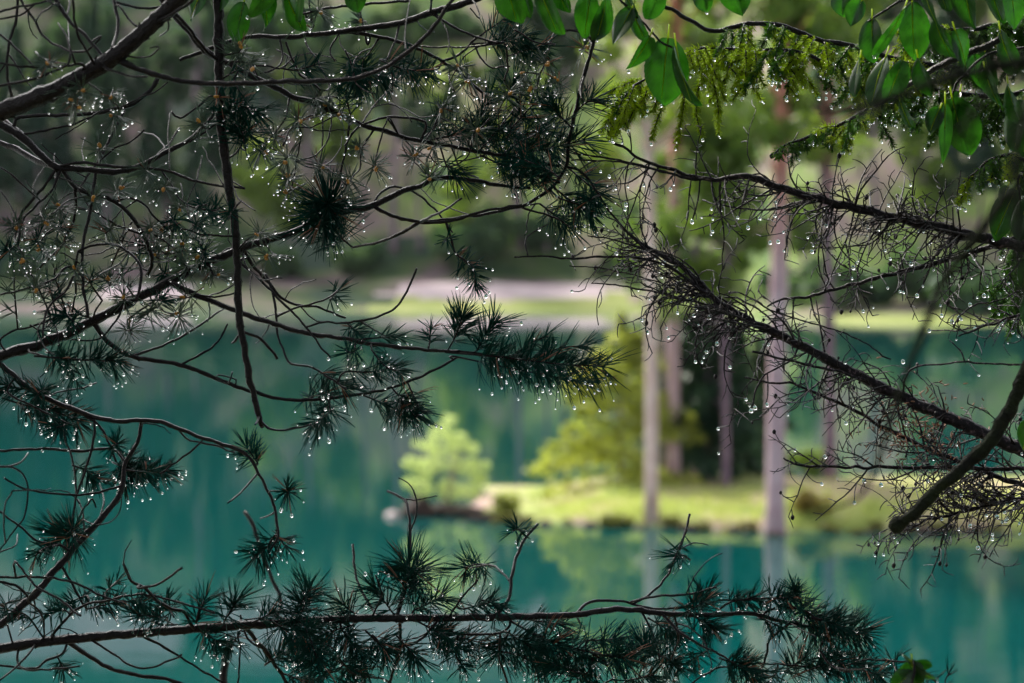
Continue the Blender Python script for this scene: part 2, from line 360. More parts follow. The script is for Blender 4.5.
FLAB = {'dark': ('conifer_tree', 'dark blurred conifer in the forest on the far hillside across the lake', 'tree', 'dark conifers on the far hillside'),
        'pine': ('pine_tree', 'blurred tall bare-stemmed pine on the far hillside across the lake', 'tree', 'tall pines on the far hillside'),
        'mid': ('broadleaf_tree', 'blurred olive green bushy tree on the far hillside across the lake', 'tree', 'olive trees on the far hillside'),
        'lite': ('birch_tree', 'blurred pale yellow-green tree on the far hillside across the lake', 'tree', 'pale green trees on the far hillside'),
        'shrub': ('shrub', 'blurred dark green shrub growing on the far slope above the shore', 'shrub', 'dark shrubs on the far slope')}
def far_tree(kind, px, d, s=1.0):
    x = wx(px, d); z = z_far(x, d)
    if z < 0.3: return
    nm, lb, ct, gr = FLAB[kind]
    cm, tm = rnd.choice(KINDS[kind])
    t = thing(nm, lb, ct, (x, d, z - 0.1), gr); t.rotation_euler.z = rnd.uniform(0, 6.28)
    s *= rnd.uniform(0.85, 1.15); t.scale = (s, s, s * rnd.uniform(0.9, 1.12))
    for nme, me in (('trunk', tm), ('crown', cm)):
        o = bpy.data.objects.new(nme, me); COL.objects.link(o); o.parent = t
# (kind, pixel x, distance, scale): the forest edge as it stands along the shore
rf = random.Random(11)
def belt(p0, p1, step, d0, d1, kinds, s0, s1):
    px = p0
    while px < p1:
        far_tree(rf.choice(kinds), px + rf.uniform(-0.5, 0.5) * step, rf.uniform(d0, d1), rf.uniform(s0, s1)); px += step
belt(-140, 240, 20, 281, 296, ['dark', 'dark', 'pine', 'dark', 'mid'], 0.7, 1.0); belt(-140, 330, 16, 300, 314, ['dark', 'dark', 'dark', 'mid'], 0.5, 0.68); belt(-150, 330, 20, 318, 342, ['shrub'], 1.0, 1.7); belt(-150, 330, 18, 378, 400, ['dark', 'dark', 'mid'], 0.9, 1.3); belt(-150, 330, 20, 410, 440, ['dark', 'mid'], 1.2, 1.5)
belt(240, 590, 27, 281, 300, ['pine', 'pine', 'mid', 'lite', 'pine'], 0.7, 1.0); belt(330, 590, 22, 302, 314, ['mid', 'lite', 'mid', 'dark'], 0.5, 0.65); belt(330, 590, 20, 318, 342, ['shrub'], 1.0, 1.7); belt(330, 590, 20, 378, 400, ['mid', 'lite', 'dark'], 1.0, 1.4); belt(330, 590, 22, 410, 440, ['mid', 'dark'], 1.2, 1.6)
belt(590, 800, 34, 284, 300, ['lite', 'mid', 'lite'], 0.45, 0.7); belt(590, 800, 27, 312, 340, ['lite', 'mid', 'lite', 'pine'], 0.6, 0.9); belt(590, 800, 26, 352, 385, ['lite', 'mid', 'lite'], 0.8, 1.1); belt(590, 800, 26, 395, 440, ['lite', 'mid'], 1.1, 1.5)
belt(800, 1180, 26, 232, 250, ['mid', 'pine', 'dark', 'dark'], 0.6, 0.9); belt(800, 1180, 21, 262, 290, ['mid', 'dark', 'pine', 'dark', 'lite'], 0.8, 1.1); belt(800, 1180, 20, 305, 345, ['mid', 'dark', 'dark'], 1.0, 1.3); belt(800, 1180, 22, 360, 420, ['mid', 'dark', 'dark'], 1.2, 1.5)
for px, d, s in ((455, 279, 1.5), (490, 280, 1.7), (535, 284, 1.2), (350, 279, 0.9), (372, 280, 0.8), (610, 276, 1.1), (640, 270, 1.0), (700, 262, 1.2),
                 (870, 216, 1.3), (905, 216, 1.3), (935, 217, 1.4), (835, 214, 1.1), (965, 210, 1.4), (1000, 209, 1.3), (1030, 208, 1.3), (810, 222, 1.2), (780, 228, 1.2), (20, 276, 1.0), (190, 275, 1.2), (230, 276, 1.3), (280, 277, 1.2)):
    far_tree('shrub', px, d, s)

far_tree('pine', 196, 298, 1.5); far_tree('pine', 395, 283, 1.2); far_tree('pine', 520, 284, 1.25)
M['rock'] = mat('dark_wet_rock', (0.02, 0.014, 0.014), 0.8, 0.15, 2.2, (0.06, 0.04, 0.035), bump=0.8, bump_scale=6)
M['stone'] = mat('pale_stone', (0.34, 0.27, 0.27), 0.8, 0.3, 3, (0.48, 0.40, 0.39), bump=0.5, bump_scale=8)
def rock(name, label, px, d, sx, sy, sz, m, zc=0.0):
    import bmesh
    bm = bmesh.new(); bmesh.ops.create_icosphere(bm, subdivisions=4, radius=1)
    o_ = rnd.uniform(0, 50)
    for v in bm.verts:
        n = noise.fractal(v.co * 1.3 + Vector((o_, 0, 0)), 0.9, 2.1, 4); v.co = v.co * (1 + 0.22 * n); v.co = Vector((v.co.x * sx, v.co.y * sy, v.co.z * sz))
    me = bpy.data.meshes.new(name); bm.to_mesh(me); bm.free(); me.materials.append(m)
    for p in me.polygons: p.use_smooth = True
    o = link(name, me); o.location = (wx(px, d), d, zc); return tag(o, label, 'rock')
# ------------------------------------------------------------------ trees and plants of the island
def isl_pos(px, d):
    x = wx(px, d); return Vector((x, d, z_isl(x, d)))
def isl_pine(px, d, wpx, h, m, label, lean=0.0, crown=True, group=None):
    p = isl_pos(px, d); t = thing('pine_tree', label, 'tree', p, group)
    r = wpx * d / F / 2
    trunk_mb(h, r * 1.08, r * 0.55, 0.035, lean, 12).build('trunk', m, t).matrix_parent_inverse.identity()
    for k in range(9):
        zz = rnd.uniform(0.15, 0.7) * h; th = rnd.uniform(0, 6.28); l = rnd.uniform(0.12, 0.6); sb = MB(); a0 = Vector((lean * zz + math.cos(th) * r * .6, math.sin(th) * r * .6, zz))
        tube(sb, [a0, a0 + Vector((math.cos(th) * l * .6, math.sin(th) * l * .6, 0.02)), a0 + Vector((math.cos(th) * l, math.sin(th) * l, -0.12 * l))], [0.022, 0.014, 0.006], 5)
        sb.build('branch_stub', m, t).matrix_parent_inverse.identity()
    if crown:
        mb = MB(); C = []
        for k in range(32):
            f = rnd.uniform(0.48, 1.0); th = rnd.uniform(0, 6.28); q = rnd.uniform(0.15, 1.5) * (1.25 - f) * 1.7
            cc = Vector((math.cos(th) * q + lean * h * f, math.sin(th) * q, h * f)); rr = rnd.uniform(0.45, 0.8)
            for i in range(160):
                v = rand_sphere(); C.append(cc + Vector((v.x * rr, v.y * rr, v.z * rr * 0.6)))
            tube(mb, [Vector((lean * h * (f - .05), 0, h * (f - 0.06))), cc], [0.05, 0.02], 5, mi=1)
        quads(mb, C, 0.12, 0.6); mb.build('crown', [M['f_mid'], m], t, False).matrix_parent_inverse.identity()
    return t
isl_pine(653, 52.9, 12.5, 17.5, M['trunk_pink'], 'slender pale pink pine trunk standing at the water edge of the island', -0.014)
isl_pine(777, 51.2, 19, 18.5, M['trunk_mauve'], 'thickest mauve pine trunk at the island water edge with dark roots', 0.007)
isl_pine(674, 58.0, 14, 16.5, M['trunk_mauve'], 'straight pinkish grey pine trunk just behind the slender pale one', 0.002)
isl_pine(830, 58.5, 12, 16.0, M['trunk_dim'], 'dim violet grey pine trunk standing behind the grassy mound', -0.004)
isl_pine(725, 57.5, 8, 9.0, M['trunk_dim'], 'thin reddish violet trunk beside the dark young spruces', 0.003, True)
isl_pine(697, 60.5, 8, 11.0, M['trunk_dim'], 'thin dark trunk half hidden inside the dark young spruce', 0.0, True)
def leafy(name, label, cat, px, d, mbc, m, th=None, tr=0.03, zoff=0.0):
    p = isl_pos(px, d); p.z += zoff; t = thing(name, label, cat, p)
    mbc.build('crown', m, t, False).matrix_parent_inverse.identity()
    if th: trunk_mb(th, tr, tr * 0.5, 0.02, 0, 7).build('trunk', M['trunk_dim'], t).matrix_parent_inverse.identity()
    return t
leafy('larch_tree', 'bright yellow-green young larch with layered drooping boughs on the island', 'tree', 621, 58.0,
      conifer_crown(4.0, 2.25, 7200, 0.10, 0.10, 10, 0.22, 0.04, 0.6), M['f_isl'], 3.4, 0.05)
leafy('spruce_tree', 'dark green young spruce standing between the island pine trunks', 'tree', 708, 59.0,
      conifer_crown(4.3, 1.6, 8500, 0.12, 0.12, 13, 0.25, 0.07, 0.32), M['f_dark'], 3.8, 0.06)
leafy('spruce_tree', 'smaller dark spruce right of the reddish violet trunk', 'tree', 735, 61.0,
      conifer_crown(3.8, 0.75, 2000, 0.10, 0.2, 12, 0.25, 0.06, 0.5), M['f_dark'], 3.2, 0.05)
leafy('spruce_tree', 'broad blue-green spruce filling the gap behind the island trunks, left of the thick trunk', 'tree', 757, 63.5,
      conifer_crown(4.2, 1.2, 3600, 0.11, 0.12, 12, 0.25, 0.07, 0.5), M['f_pine'], 3.8, 0.06)
leafy('spruce_tree', 'blue-green spruce directly behind the pair of pale island trunks', 'tree', 668, 62.5,
      conifer_crown(4.6, 1.0, 3600, 0.11, 0.12, 12, 0.25, 0.07, 0.5), M['f_pine'], 3.8, 0.06)
leafy('bush', 'bright lime bush low behind the island pines', 'bush', 745, 61.5, broad_crown(1.15, 0.55, 1300, 0.07, 9, 0.05), M['f_isl'], 0.8)
leafy('bush', 'olive green low bush at the foot of the dim violet trunk', 'bush', 805, 60.5, broad_crown(0.75, 0.7, 900, 0.07, 9, 0.05), M['f_mid'], 0.5)
leafy('fern_clump', 'rusty brown fern clump on the grassy mound by the thick trunk', 'fern', 812, 52.6, broad_crown(0.42, 0.5, 700, 0.07, 8, 0.0),
      foliage_mat('rusty_fern', (0.20, 0.11, 0.05), (0.25, 0.22, 0.05), 0.3))
leafy('root_clump', 'dark brown root clump round the foot of the thick mauve trunk', 'root clump', 781, 50.95, broad_crown(0.5, 0.5, 1000, 0.06, 9, 0.0),
      foliage_mat('dark_roots', (0.05, 0.025, 0.03), (0.12, 0.08, 0.04), 0.1))
leafy('sedge_tuft', 'dark brown sedge tuft at the water edge right of the mound', 'sedge', 853, 51.35, broad_crown(0.36, 0.4, 700, 0.06, 8, 0.0),
      foliage_mat('dark_sedge', (0.07, 0.055, 0.02), (0.13, 0.11, 0.04), 0.2))
leafy('fern_clump', 'low brown-green fern patch at the front edge of the island bank', 'fern', 725, 51.9, broad_crown(0.24, 0.5, 500, 0.05, 8, 0.0),
      foliage_mat('brown_fern', (0.16, 0.12, 0.04), (0.22, 0.22, 0.05), 0.3))
sm, wm = broad_crown(0.3, 0.3, 420, 0.055, 6, 0.0).mesh('foliage', foliage_mat('edge_sedge', (0.12, 0.10, 0.03), (0.22, 0.24, 0.06), 0.2), False), None
for px in (500, 530, 575, 606, 628, 668, 700, 752, 830, 880, 905, 945, 985):
    px += rnd.uniform(-8, 8); x = wx(px, 52.5); y = isl_front(x) + rnd.uniform(0.0, 0.5); s_ = rnd.uniform(0.5, 1.25)
    o = bpy.data.objects.new('sedge_tuft', sm); COL.objects.link(o); o.location = (x, y, max(0.0, z_isl(x, y) - .05)); o.scale = (s_ * 1.3, s_, s_ * .8); o.rotation_euler.z = rnd.uniform(0, 6)
    tag(o, 'small blurred sedge tuft at the front water edge of the island', 'sedge', 'sedge tufts along the island edge')
for px, zz in ((545, .0), (590, .02), (640, .0), (690, .0), (735, .02), (868, .0), (930, .02)):
    x = wx(px, 52.0); rock('stone', 'small brown stone at the front water line of the island', px, isl_front(x) - 0.05, rnd.uniform(.12, .3), .2, rnd.uniform(.06, .12), M['rock'], zz)['group'] = 'stones along the island edge'
# grass standing on the island: nobody could count it
mb = MB()
for i in range(9000):
    x = rnd.uniform(-0.8, 14); y = isl_front(x) + 0.25 + abs(rnd.gauss(0, 2.6)); 
    if y > 62: continue
    z = z_isl(x, y)
    if z < 0.08: continue
    h = rnd.uniform(0.07, 0.22); a = rnd.uniform(0, 3.14); dx, dy = 0.014 * math.cos(a), 0.014 * math.sin(a); lx, ly = rnd.gauss(0, 0.05), rnd.gauss(0, 0.05)
    mb.add([(x - dx, y - dy, z - .02), (x + dx, y + dy, z - .02), (x + lx, y + ly, z + h)], [(0, 1, 2)])
tag(mb.build('grass', foliage_mat('island_grass_blades', (0.22, 0.27, 0.06), (0.42, 0.42, 0.20), 0.4), None, False), 'bright yellow-green grass covering the island', 'grass', kind='stuff')

# the rocky islet left of the island, with its pale bush
rock('rock', 'dark wet boulder under the left side of the pale bush', 416, 54.9, 0.36, 0.4, 0.36, M['rock'], 0.05)
rock('rock', 'long low dark rock carrying the pale bush on the lake', 447, 55.4, 0.85, 0.5, 0.17, M['rock'], 0.03)
rock('rock', 'small pale stone at the left tip of the islet', 392, 54.7, 0.17, 0.22, 0.10, M['stone'], 0.02)
rock('rock', 'flat brown rock at the island left tip, right of the pale bush', 487, 54.2, 0.5, 0.4, 0.11, M['rock'], 0.02)
p = Vector((wx(444, 55.4), 55.4, 0.1)); t = thing('willow_bush', 'pale fresh green bush growing on the dark rock islet', 'bush', p)
mb = MB(); C = []
for cx, cz, rr, n in ((0.02, 1.15, .45, 420), (-0.45, 0.95, .36, 300), (0.3, 1.55, .36, 300), (-0.1, 1.75, .3, 240), (0.12, 2.05, .2, 130), (0.55, 0.95, .36, 300), (0.8, 0.7, .25, 170), (-0.75, 1.05, .24, 150), (-0.5, 0.5, .34, 280), (0.15, 0.45, .42, 380), (0.6, 0.4, .3, 220), (-0.8, 0.6, .2, 110), (0.62, 1.4, .22, 120), (-0.35, 1.45, .26, 160), (0.95, 1.0, .14, 60), (-0.62, 1.5, .13, 50)):
    for y_ in (-0.35, 0.3):
        for i in range(n * 2 // 5):
            v = rand_sphere(); v = v.normalized() * v.length ** 0.5; C.append(Vector((cx + v.x * rr * .8, y_ * (1.0 - abs(cx)) + v.y * rr, cz + v.z * rr * 0.62)))
quads(mb, C, 0.05, 0.6); mb.build('crown', M['f_bush'], t, False).matrix_parent_inverse.identity()
mb = MB()
for k in range(7):
    a = rnd.uniform(0, 6.28); tube(mb, [Vector((0.05 * math.cos(a), 0.05 * math.sin(a), 0)), Vector((0.25 * math.cos(a), 0.25 * math.sin(a), 0.7)), Vector((0.5 * math.cos(a), 0.5 * math.sin(a), 1.4))], [0.02, 0.014, 0.006], 5)
mb.build('trunk', M['trunk_dim'], t).matrix_parent_inverse.identity()
t = thing('flowering_plant', 'low plant dotted with small white flowers at the left end of the island', 'plant', (wx(505, 54.4), 54.4, 0.1))
broad_crown(0.42, 0.42, 700, 0.05, 9, 0.0).build('foliage', M['f_isl'], t, False).matrix_parent_inverse.identity()
wp = mat('white_petals', (0.75, 0.72, 0.72), 0.7)
for _ in range(40):
    mb = MB(); c = Vector((rnd.gauss(0, .3), rnd.gauss(0, .2), rnd.uniform(.2, .45)))
    for k in range(5): a = k * 1.2566; mb.add([c, c + Vector((math.cos(a) * .03, math.sin(a) * .03, .012)), c + Vector((math.cos(a + .6) * .045, math.sin(a + .6) * .045, .015)), c + Vector((math.cos(a + 1.2) * .03, math.sin(a + 1.2) * .03, .012))], [(0, 1, 2, 3)])
    mb.build('flower', wp, t, False).matrix_parent_inverse.identity()


# rain-damp air over the lake
import bmesh
bm = bmesh.new(); bmesh.ops.create_cube(bm, size=1)
for v in bm.verts: v.co = Vector((v.co.x * 1000, -90 + (v.co.y + 0.5) * 1230, -4 + (v.co.z + 0.5) * 184))
me = bpy.data.meshes.new('haze'); bm.to_mesh(me); bm.free()
hm = bpy.data.materials.new('damp_air'); hm.use_nodes = True; t_ = hm.node_tree; t_.nodes.remove(t_.nodes['Principled BSDF'])
pv = t_.nodes.new('ShaderNodeVolumePrincipled'); pv.inputs['Density'].default_value = 0.00003; pv.inputs['Color'].default_value = (0.80, 0.90, 0.92, 1); t_.links.new(pv.outputs[0], t_.nodes['Material Output'].inputs['Volume'])
me.materials.append(hm); tag(link('haze', me), 'thin damp haze over the lake', 'haze', kind='stuff')
# ------------------------------------------------------------------ foreground boughs
PX = 1.0 / F                       # one pixel, metres per metre of distance
class Bough:
    """one bough = one thing; curves are lists of (px, py, distance, width in px)"""
    def __init__(s, name, label, cat, mats, group=None):
        s.name, s.label, s.cat, s.mats = name, label, cat, mats
        s.curves = []; s.tufts = []; s.t = None; s.group = group; s.drops = []
    def start(s, p): s.t = thing(s.name, s.label, s.cat, p, s.group)
ALL = []                           # every sampled curve point: (px, py, d, bough)
def curve(b, P, w0, w1, d0=None, d1=None, kind='twig', attach=True, wob=0.0, end='auto'):
    P = [tuple(map(float, p[:2])) for p in P]
    if attach and b.curves:
        def near(q):
            best = min(((c[0] - q[0]) ** 2 + (c[1] - q[1]) ** 2, c) for cv in b.curves for c in cv)
            return best[0] ** 0.5, best[1]
        a, e = near(P[0]), near(P[-1])
        if end == 'auto' and e[0] < a[0]: P = P[::-1]; a = e
        if a[0] < 22: P = [a[1][:2]] + (P if a[0] > 3 else P[1:])
        d0 = a[1][2]
        if d1 is None: d1 = d0 + rnd.uniform(-0.10, 0.10)
        w0 = min(w0, max(1.6, a[1][3] * 0.95))
    if d1 is None: d1 = d0
    n = len(P); Q = [(p[0], p[1], d0 + (d1 - d0) * i / max(1, n - 1), w0 + (w1 - w0) * i / max(1, n - 1)) for i, p in enumerate(P)]
    S = [list(map(float, q)) for q in spline(Q, 4.0 if kind != 'limb' else 5.0)]
    ph = rnd.uniform(0, 99)
    for i, q in enumerate(S):
        k = min(1.0, i / 4.0, ) if kind != 'limb' else 1.0
        am = (0.85 if kind != 'limb' else 1.0) + wob
        q[0] += k * am * noise.noise(Vector((i * 0.45, ph, 0))) * 1.6; q[1] += k * am * noise.noise(Vector((i * 0.45, ph, 7))) * 1.6
    pts = [pt(q[0], q[1], q[2]) for q in S]
    rad = [max(0.4, q[3]) * 0.5 * q[2] * PX * (1 + (0.24 * noise.noise(Vector((i * 0.8, ph, 3))))) for i, q in enumerate(S)]
    if b.t is None: b.start(pts[0])
    mb = MB(); tube(mb, pts, rad, 8 if kind == 'limb' else 6, bump=0.07)
    # bark scales / needle scars standing off the twig
    if kind in ('limb', 'twig') and b.mats != 'moss':
        for i in range(1, len(pts) - 1):
            if rnd.random() < (0.95 if kind == 'limb' else 0.7):
                tdir = (pts[i + 1] - pts[i - 1]).normalized(); a_, b2 = frame(tdir); th = rnd.uniform(0, 6.28)
                nr = a_ * math.cos(th) + b2 * math.sin(th); r = rad[i]; s_ = max(0.0007, r * 0.35) * rnd.uniform(0.6, 1.2)
                c = pts[i] + nr * r * 0.9; sd_ = tdir.cross(nr)
                mb.add([c - tdir * s_ - sd_ * s_ * .6, c - tdir * s_ + sd_ * s_ * .6, c + tdir * s_ * 0.6, c + nr * s_ * 1.1 + tdir * s_ * 0.9], [(0, 1, 3), (1, 2, 3), (2, 0, 3)])
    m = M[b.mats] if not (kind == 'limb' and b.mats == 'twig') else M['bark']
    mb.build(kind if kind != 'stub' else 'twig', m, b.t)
    b.curves.append([tuple(q) for q in S]); ALL.extend([(q[0], q[1], q[2], b) for q in S])
    return S

DROPS = []                         # (position, radius, host bough)
def needles(mb, base, axis, L, r, az_spread, a0, a1, mi=0, sag=0.06, pair=1):
    """a pair of needles from one sheath, bent, three-sided"""
    a, b2 = frame(axis); th = rnd.uniform(0, 2 * math.pi); al = rnd.uniform(a0, a1)
    d0 = axis * math.cos(al) + (a * math.cos(th) + b2 * math.sin(th)) * math.sin(al)
    L0 = L * rnd.uniform(0.6, 1.15); w_ = rnd.uniform(-.15, .15); av = rnd.uniform(-0.08, 0.16)
    for _ in range(pair):
        d = (d0 + Vector((rnd.gauss(0, .07), rnd.gauss(0, .07), rnd.gauss(0, .07)))).normalized(); n, bb = frame(d); L = L0 * rnd.uniform(0.9, 1.08)
        bend = (axis * av + Vector((0, 0, -sag)) + n * (w_ + rnd.uniform(-.06, .06))) * L
        pts = [base, base + d * L * 0.35 + bend * 0.10, base + d * L * 0.7 + bend * 0.45, base + d * L + bend]
        vs = []
        for p, q in zip(pts, (r * 0.8, r, r * 0.9, r * 0.35)):
            for k in range(3):
                t = 2.094 * k; vs.append(p + n * (math.cos(t) * q) + bb * (math.sin(t) * q))
        fs = []
        for i in range(3):
            for k in range(3):
                k2 = (k + 1) % 3; fs.append((i * 3 + k, i * 3 + k2, i * 3 + 3 + k2, i * 3 + 3 + k))
        fs.append((9, 10, 11)); mb.add(vs, fs, mi)
    return pts[-1], d
def tuft(b, P, nl, n, a=(30, 75), young=False, dd=0.0, depth=None, drop=0.22, bud=None, dtip=None, wn=1.35, dsz=1.0):
    """needles along a shoot through the pixels P; nl needle length in px; dd depth offset of the tip"""
    q0 = P[0]
    if depth is None:
        cand = [c for cv in b.curves for c in cv] if b.curves else ALL
        best = min((min((c[0] - q[0]) ** 2 + (c[1] - q[1]) ** 2 for q in P), c) for c in cand)
        dep, c0 = best[1][2], best[1]
        # a short shoot joins the tuft to its twig when it does not start on it
        dj = min(((c0[0] - q[0]) ** 2 + (c0[1] - q[1]) ** 2, i) for i, q in enumerate(P))
        if dj[0] > 9 and dj[0] < 70 ** 2:
            if dj[1] == len(P) - 1: P = P[::-1]
            P = [c0[:2]] + list(P); 
    else: dep = depth
    if dtip is None: dtip = dd if dd else rnd.uniform(-0.05, 0.05)
    n_ = len(P); Q = [(p[0], p[1], dep + dtip * i / max(1, n_ - 1), 2.2 - 0.8 * i / max(1, n_ - 1)) for i, p in enumerate(P)]
    S = [list(map(float, q)) for q in spline(Q, 3.0)]
    pts = [pt(*q[:3]) for q in S]
    mb = MB(); tube(mb, pts, [q[3] * 0.5 * q[2] * PX for q in S], 5, mi=1)
    sc = dep * PX; L = nl * 1.1 * sc; r = wn * 0.36 * sc; n = int(n * 0.64) + 2; drop = min(0.65, drop * 1.75)
    m0 = 0 if len(P) <= 2 or depth is not None else 0
    start = 0.0
    if len(P) > 2 and nl > 14: start = 0.22
    for i in range(n):
        u = start + (1 - start) * (rnd.random() ** 0.85); k = min(len(pts) - 2, int(u * (len(pts) - 1)))
        base = pts[k].lerp(pts[k + 1], rnd.random()); ax = (pts[k + 1] - pts[k]).normalized()
        fr = u ** 3
        tip, d = needles(mb, base, ax, L, r, 0, R(a[0] + 10) * (1 - 0.65 * fr), R(a[1] + 8) * (1 - 0.3 * fr), pair=2, mi=(2 if rnd.random() < 0.035 else 0))
        if d.z < 0.1 and rnd.random() < drop:
            DROPS.append((tip + Vector((0, 0, -0.6 * sc)), sc * (0.65 + 1.25 * rnd.random() ** 2.2) * dsz, b))
        elif rnd.random() < drop * 0.06:
            DROPS.append((base.lerp(tip, rnd.uniform(0.3, 0.9)), sc * rnd.uniform(0.7, 1.1), b))
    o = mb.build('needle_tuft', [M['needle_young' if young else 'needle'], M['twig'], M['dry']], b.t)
    if bud:
        mbb = MB(); e = pts[-1]; ax = (pts[-1] - pts[-2]).normalized(); s_ = bud * sc
        for j in range(rnd.choice((2, 3, 3))):
            off = Vector((rnd.gauss(0, .5), rnd.gauss(0, .5), rnd.gauss(0, .5))) * s_; c = e + off * 0.7 - ax * s_ * 0.8
            tube(mbb, [c, c + ax * s_ * 0.5, c + ax * s_ * 1.3, c + ax * s_ * 1.9], [s_ * 0.35, s_ * 0.62, s_ * 0.5, s_ * 0.12], 7)
        mbb.build('bud', M['bud'], o)
    return S
def star(b, x, y, nl, n, depth=None, **k):
    """a shoot seen nearly end-on"""
    th = rnd.uniform(0, 6.28); l = nl * 0.25
    return tuft(b, [(x - math.cos(th) * l, y - math.sin(th) * l), (x + math.cos(th) * l * 0.4, y + math.sin(th) * l * 0.4)], nl, n, (35, 105), dd=-0.03, depth=depth, **k)

# ---------- A: thick bough across the upper left corner
A = Bough('pine_bough', 'thick dark bare pine bough crossing the upper left corner diagonally', 'pine bough', 'twig')
curve(A, [(-260, 190), (-80, 140), (0, 112), (60, 88), (112, 58), (150, 26), (190, -12), (240, -60)], 21, 15, 2.72, 2.62, 'limb', False)
for P, w0, w1 in [
    ([(118, 60), (140, 69), (160, 76), (190, 82), (215, 84), (250, 83), (300, 81), (345, 80), (375, 72), (400, 58), (420, 42), (436, 24), (455, -4)], 7, 4),
    ([(148, 26), (180, 10), (200, -8)], 4, 3), ([(100, 52), (85, 35), (70, 22), (55, -2)], 3, 4.5), ([(92, 60), (85, 48), (76, 28), (72, -2)], 2.6, 3),
    ([(113, 45), (116, 38), (118, 20), (113, -3)], 3, 4), ([(138, 27), (128, 18), (119, 5)], 2, 2.4), ([(105, 68), (130, 76), (147, 77)], 3, 2),
    ([(150, 27), (165, 17), (168, 30), (160, 36)], 2.2, 1.6), ([(85, 80), (100, 92), (120, 107)], 2.2, 1.6), ([(125, 56), (146, 57), (157, 51), (158, 46), (150, 48)], 2, 1.4),
    ([(82, 64), (65, 66), (30, 67), (-10, 62)], 3, 2.6), ([(71, 52), (68, 64), (50, 73), (30, 80), (-10, 88)], 2.4, 3), ([(101, 36), (96, 44), (88, 50), (75, 52), (60, 47), (45, 37), (33, 18), (18, -4)], 2, 3),
    ([(71, 52), (66, 35), (58, 23)], 2.2, 1.5), ([(36, 52), (47, 60), (66, 64)], 1.8, 2.2), ([(12, 116), (11, 95), (7, 70), (9, 45), (16, 20), (18, -4)], 3.4, 3.4), ([(34, 68), (20, 52), (5, 38), (-8, 30)], 2, 2.5),
    ([(-8, 14), (14, 8), (40, 3), (60, -4)], 2, 2.6), ([(-5, 20), (20, 15), (35, 4)], 2, 2), ([(60, 2), (42, 12), (37, 20)], 2, 1.6), ([(112, 2), (135, 7), (155, 8), (185, 0)], 3, 3)]:
    curve(A, P, w0, w1)
# ---------- B: tangle of bare curling twigs at the left
B = Bough('pine_bough', 'tangle of bare curling pine twigs fanning out below the thick diagonal bough', 'pine bough', 'twig')
curve(B, [(-240, 40), (-90, 85), (0, 125), (22, 137), (42, 156), (57, 167), (90, 170), (117, 172), (140, 166), (170, 150), (190, 140), (207, 122), (214, 113)], 10, 3.5, 2.95, 2.98, 'limb', False)
for P, w0, w1 in [
    ([(0, 118), (18, 131), (40, 156)], 5, 5), ([(57, 167), (35, 160), (12, 147), (-20, 138)], 6, 6), ([(57, 165), (80, 163), (110, 166), (135, 168), (165, 170), (185, 178), (205, 183), (225, 186), (245, 188)], 3.6, 2.6),
    ([(60, 169), (75, 187), (95, 195), (115, 202), (130, 215), (140, 230), (150, 250), (152, 262), (147, 276)], 5, 4), ([(115, 200), (130, 198), (145, 205), (155, 218), (172, 232)], 3, 2.4),
    ([(57, 168), (45, 185), (30, 203), (20, 216), (12, 235), (4, 252)], 4, 2.6), ([(62, 171), (50, 192), (35, 206), (22, 222), (18, 246)], 3.2, 2), ([(20, 135), (45, 131), (70, 125), (90, 117), (102, 110)], 3, 1.8),
    ([(125, 110), (112, 135), (102, 155), (92, 170), (80, 187)], 2.6, 3.4), ([(75, 188), (76, 205), (72, 224), (62, 245), (50, 258), (38, 270)], 3.5, 2.2), ([(98, 171), (93, 195), (88, 220), (83, 245), (82, 275), (85, 300), (89, 318)], 3.8, 3.2),
    ([(75, 208), (90, 210), (105, 218), (120, 227), (142, 233)], 2.6, 2), ([(100, 162), (115, 148), (130, 142), (144, 130)], 2.2, 1.6), ([(180, 128), (165, 148), (150, 161)], 2, 2.4),
    ([(158, 78), (150, 91), (135, 103), (120, 108), (95, 113), (60, 115), (20, 117)], 4, 5), ([(120, 107), (140, 98), (158, 90), (168, 82)], 2.2, 1.4), ([(172, 112), (180, 118), (200, 105), (212, 96)], 2, 2.6),
    ([(0, 190), (10, 205), (17, 220), (15, 240)], 2.4, 2), ([(132, 222), (118, 250), (110, 269)], 2.6, 2), ([(78, 251), (95, 245), (115, 245), (132, 255), (140, 265), (141, 280), (136, 302)], 2.4, 3.4),
    ([(85, 286), (105, 272), (120, 263), (129, 254)], 2, 1.6), ([(0, 295), (20, 290), (40, 285), (55, 278), (66, 267)], 2.6, 2), ([(75, 275), (65, 292), (50, 305), (44, 320), (43, 338)], 2.6, 2.6), ([(76, 252), (75, 275), (76, 290), (72, 312)], 2.6, 2),
    ([(60, 225), (50, 230), (40, 242)], 2, 1.5), ([(40, 200), (26, 188), (8, 172), (-6, 165)], 2.2, 2.2), ([(245, 188), (232, 181), (222, 170)], 1.6, 1.3), ([(160, 170), (172, 186), (182, 200), (196, 208)], 2, 1.4),
    ([(140, 232), (160, 238), (176, 250), (188, 268)], 2.4, 1.8), ([(152, 262), (165, 262), (176, 256)], 2, 1.5), ([(120, 203), (124, 220), (122, 240)], 2, 1.4), ([(92, 195), (70, 200), (52, 214)], 2, 1.5)]:
    curve(B, P, w0, w1)
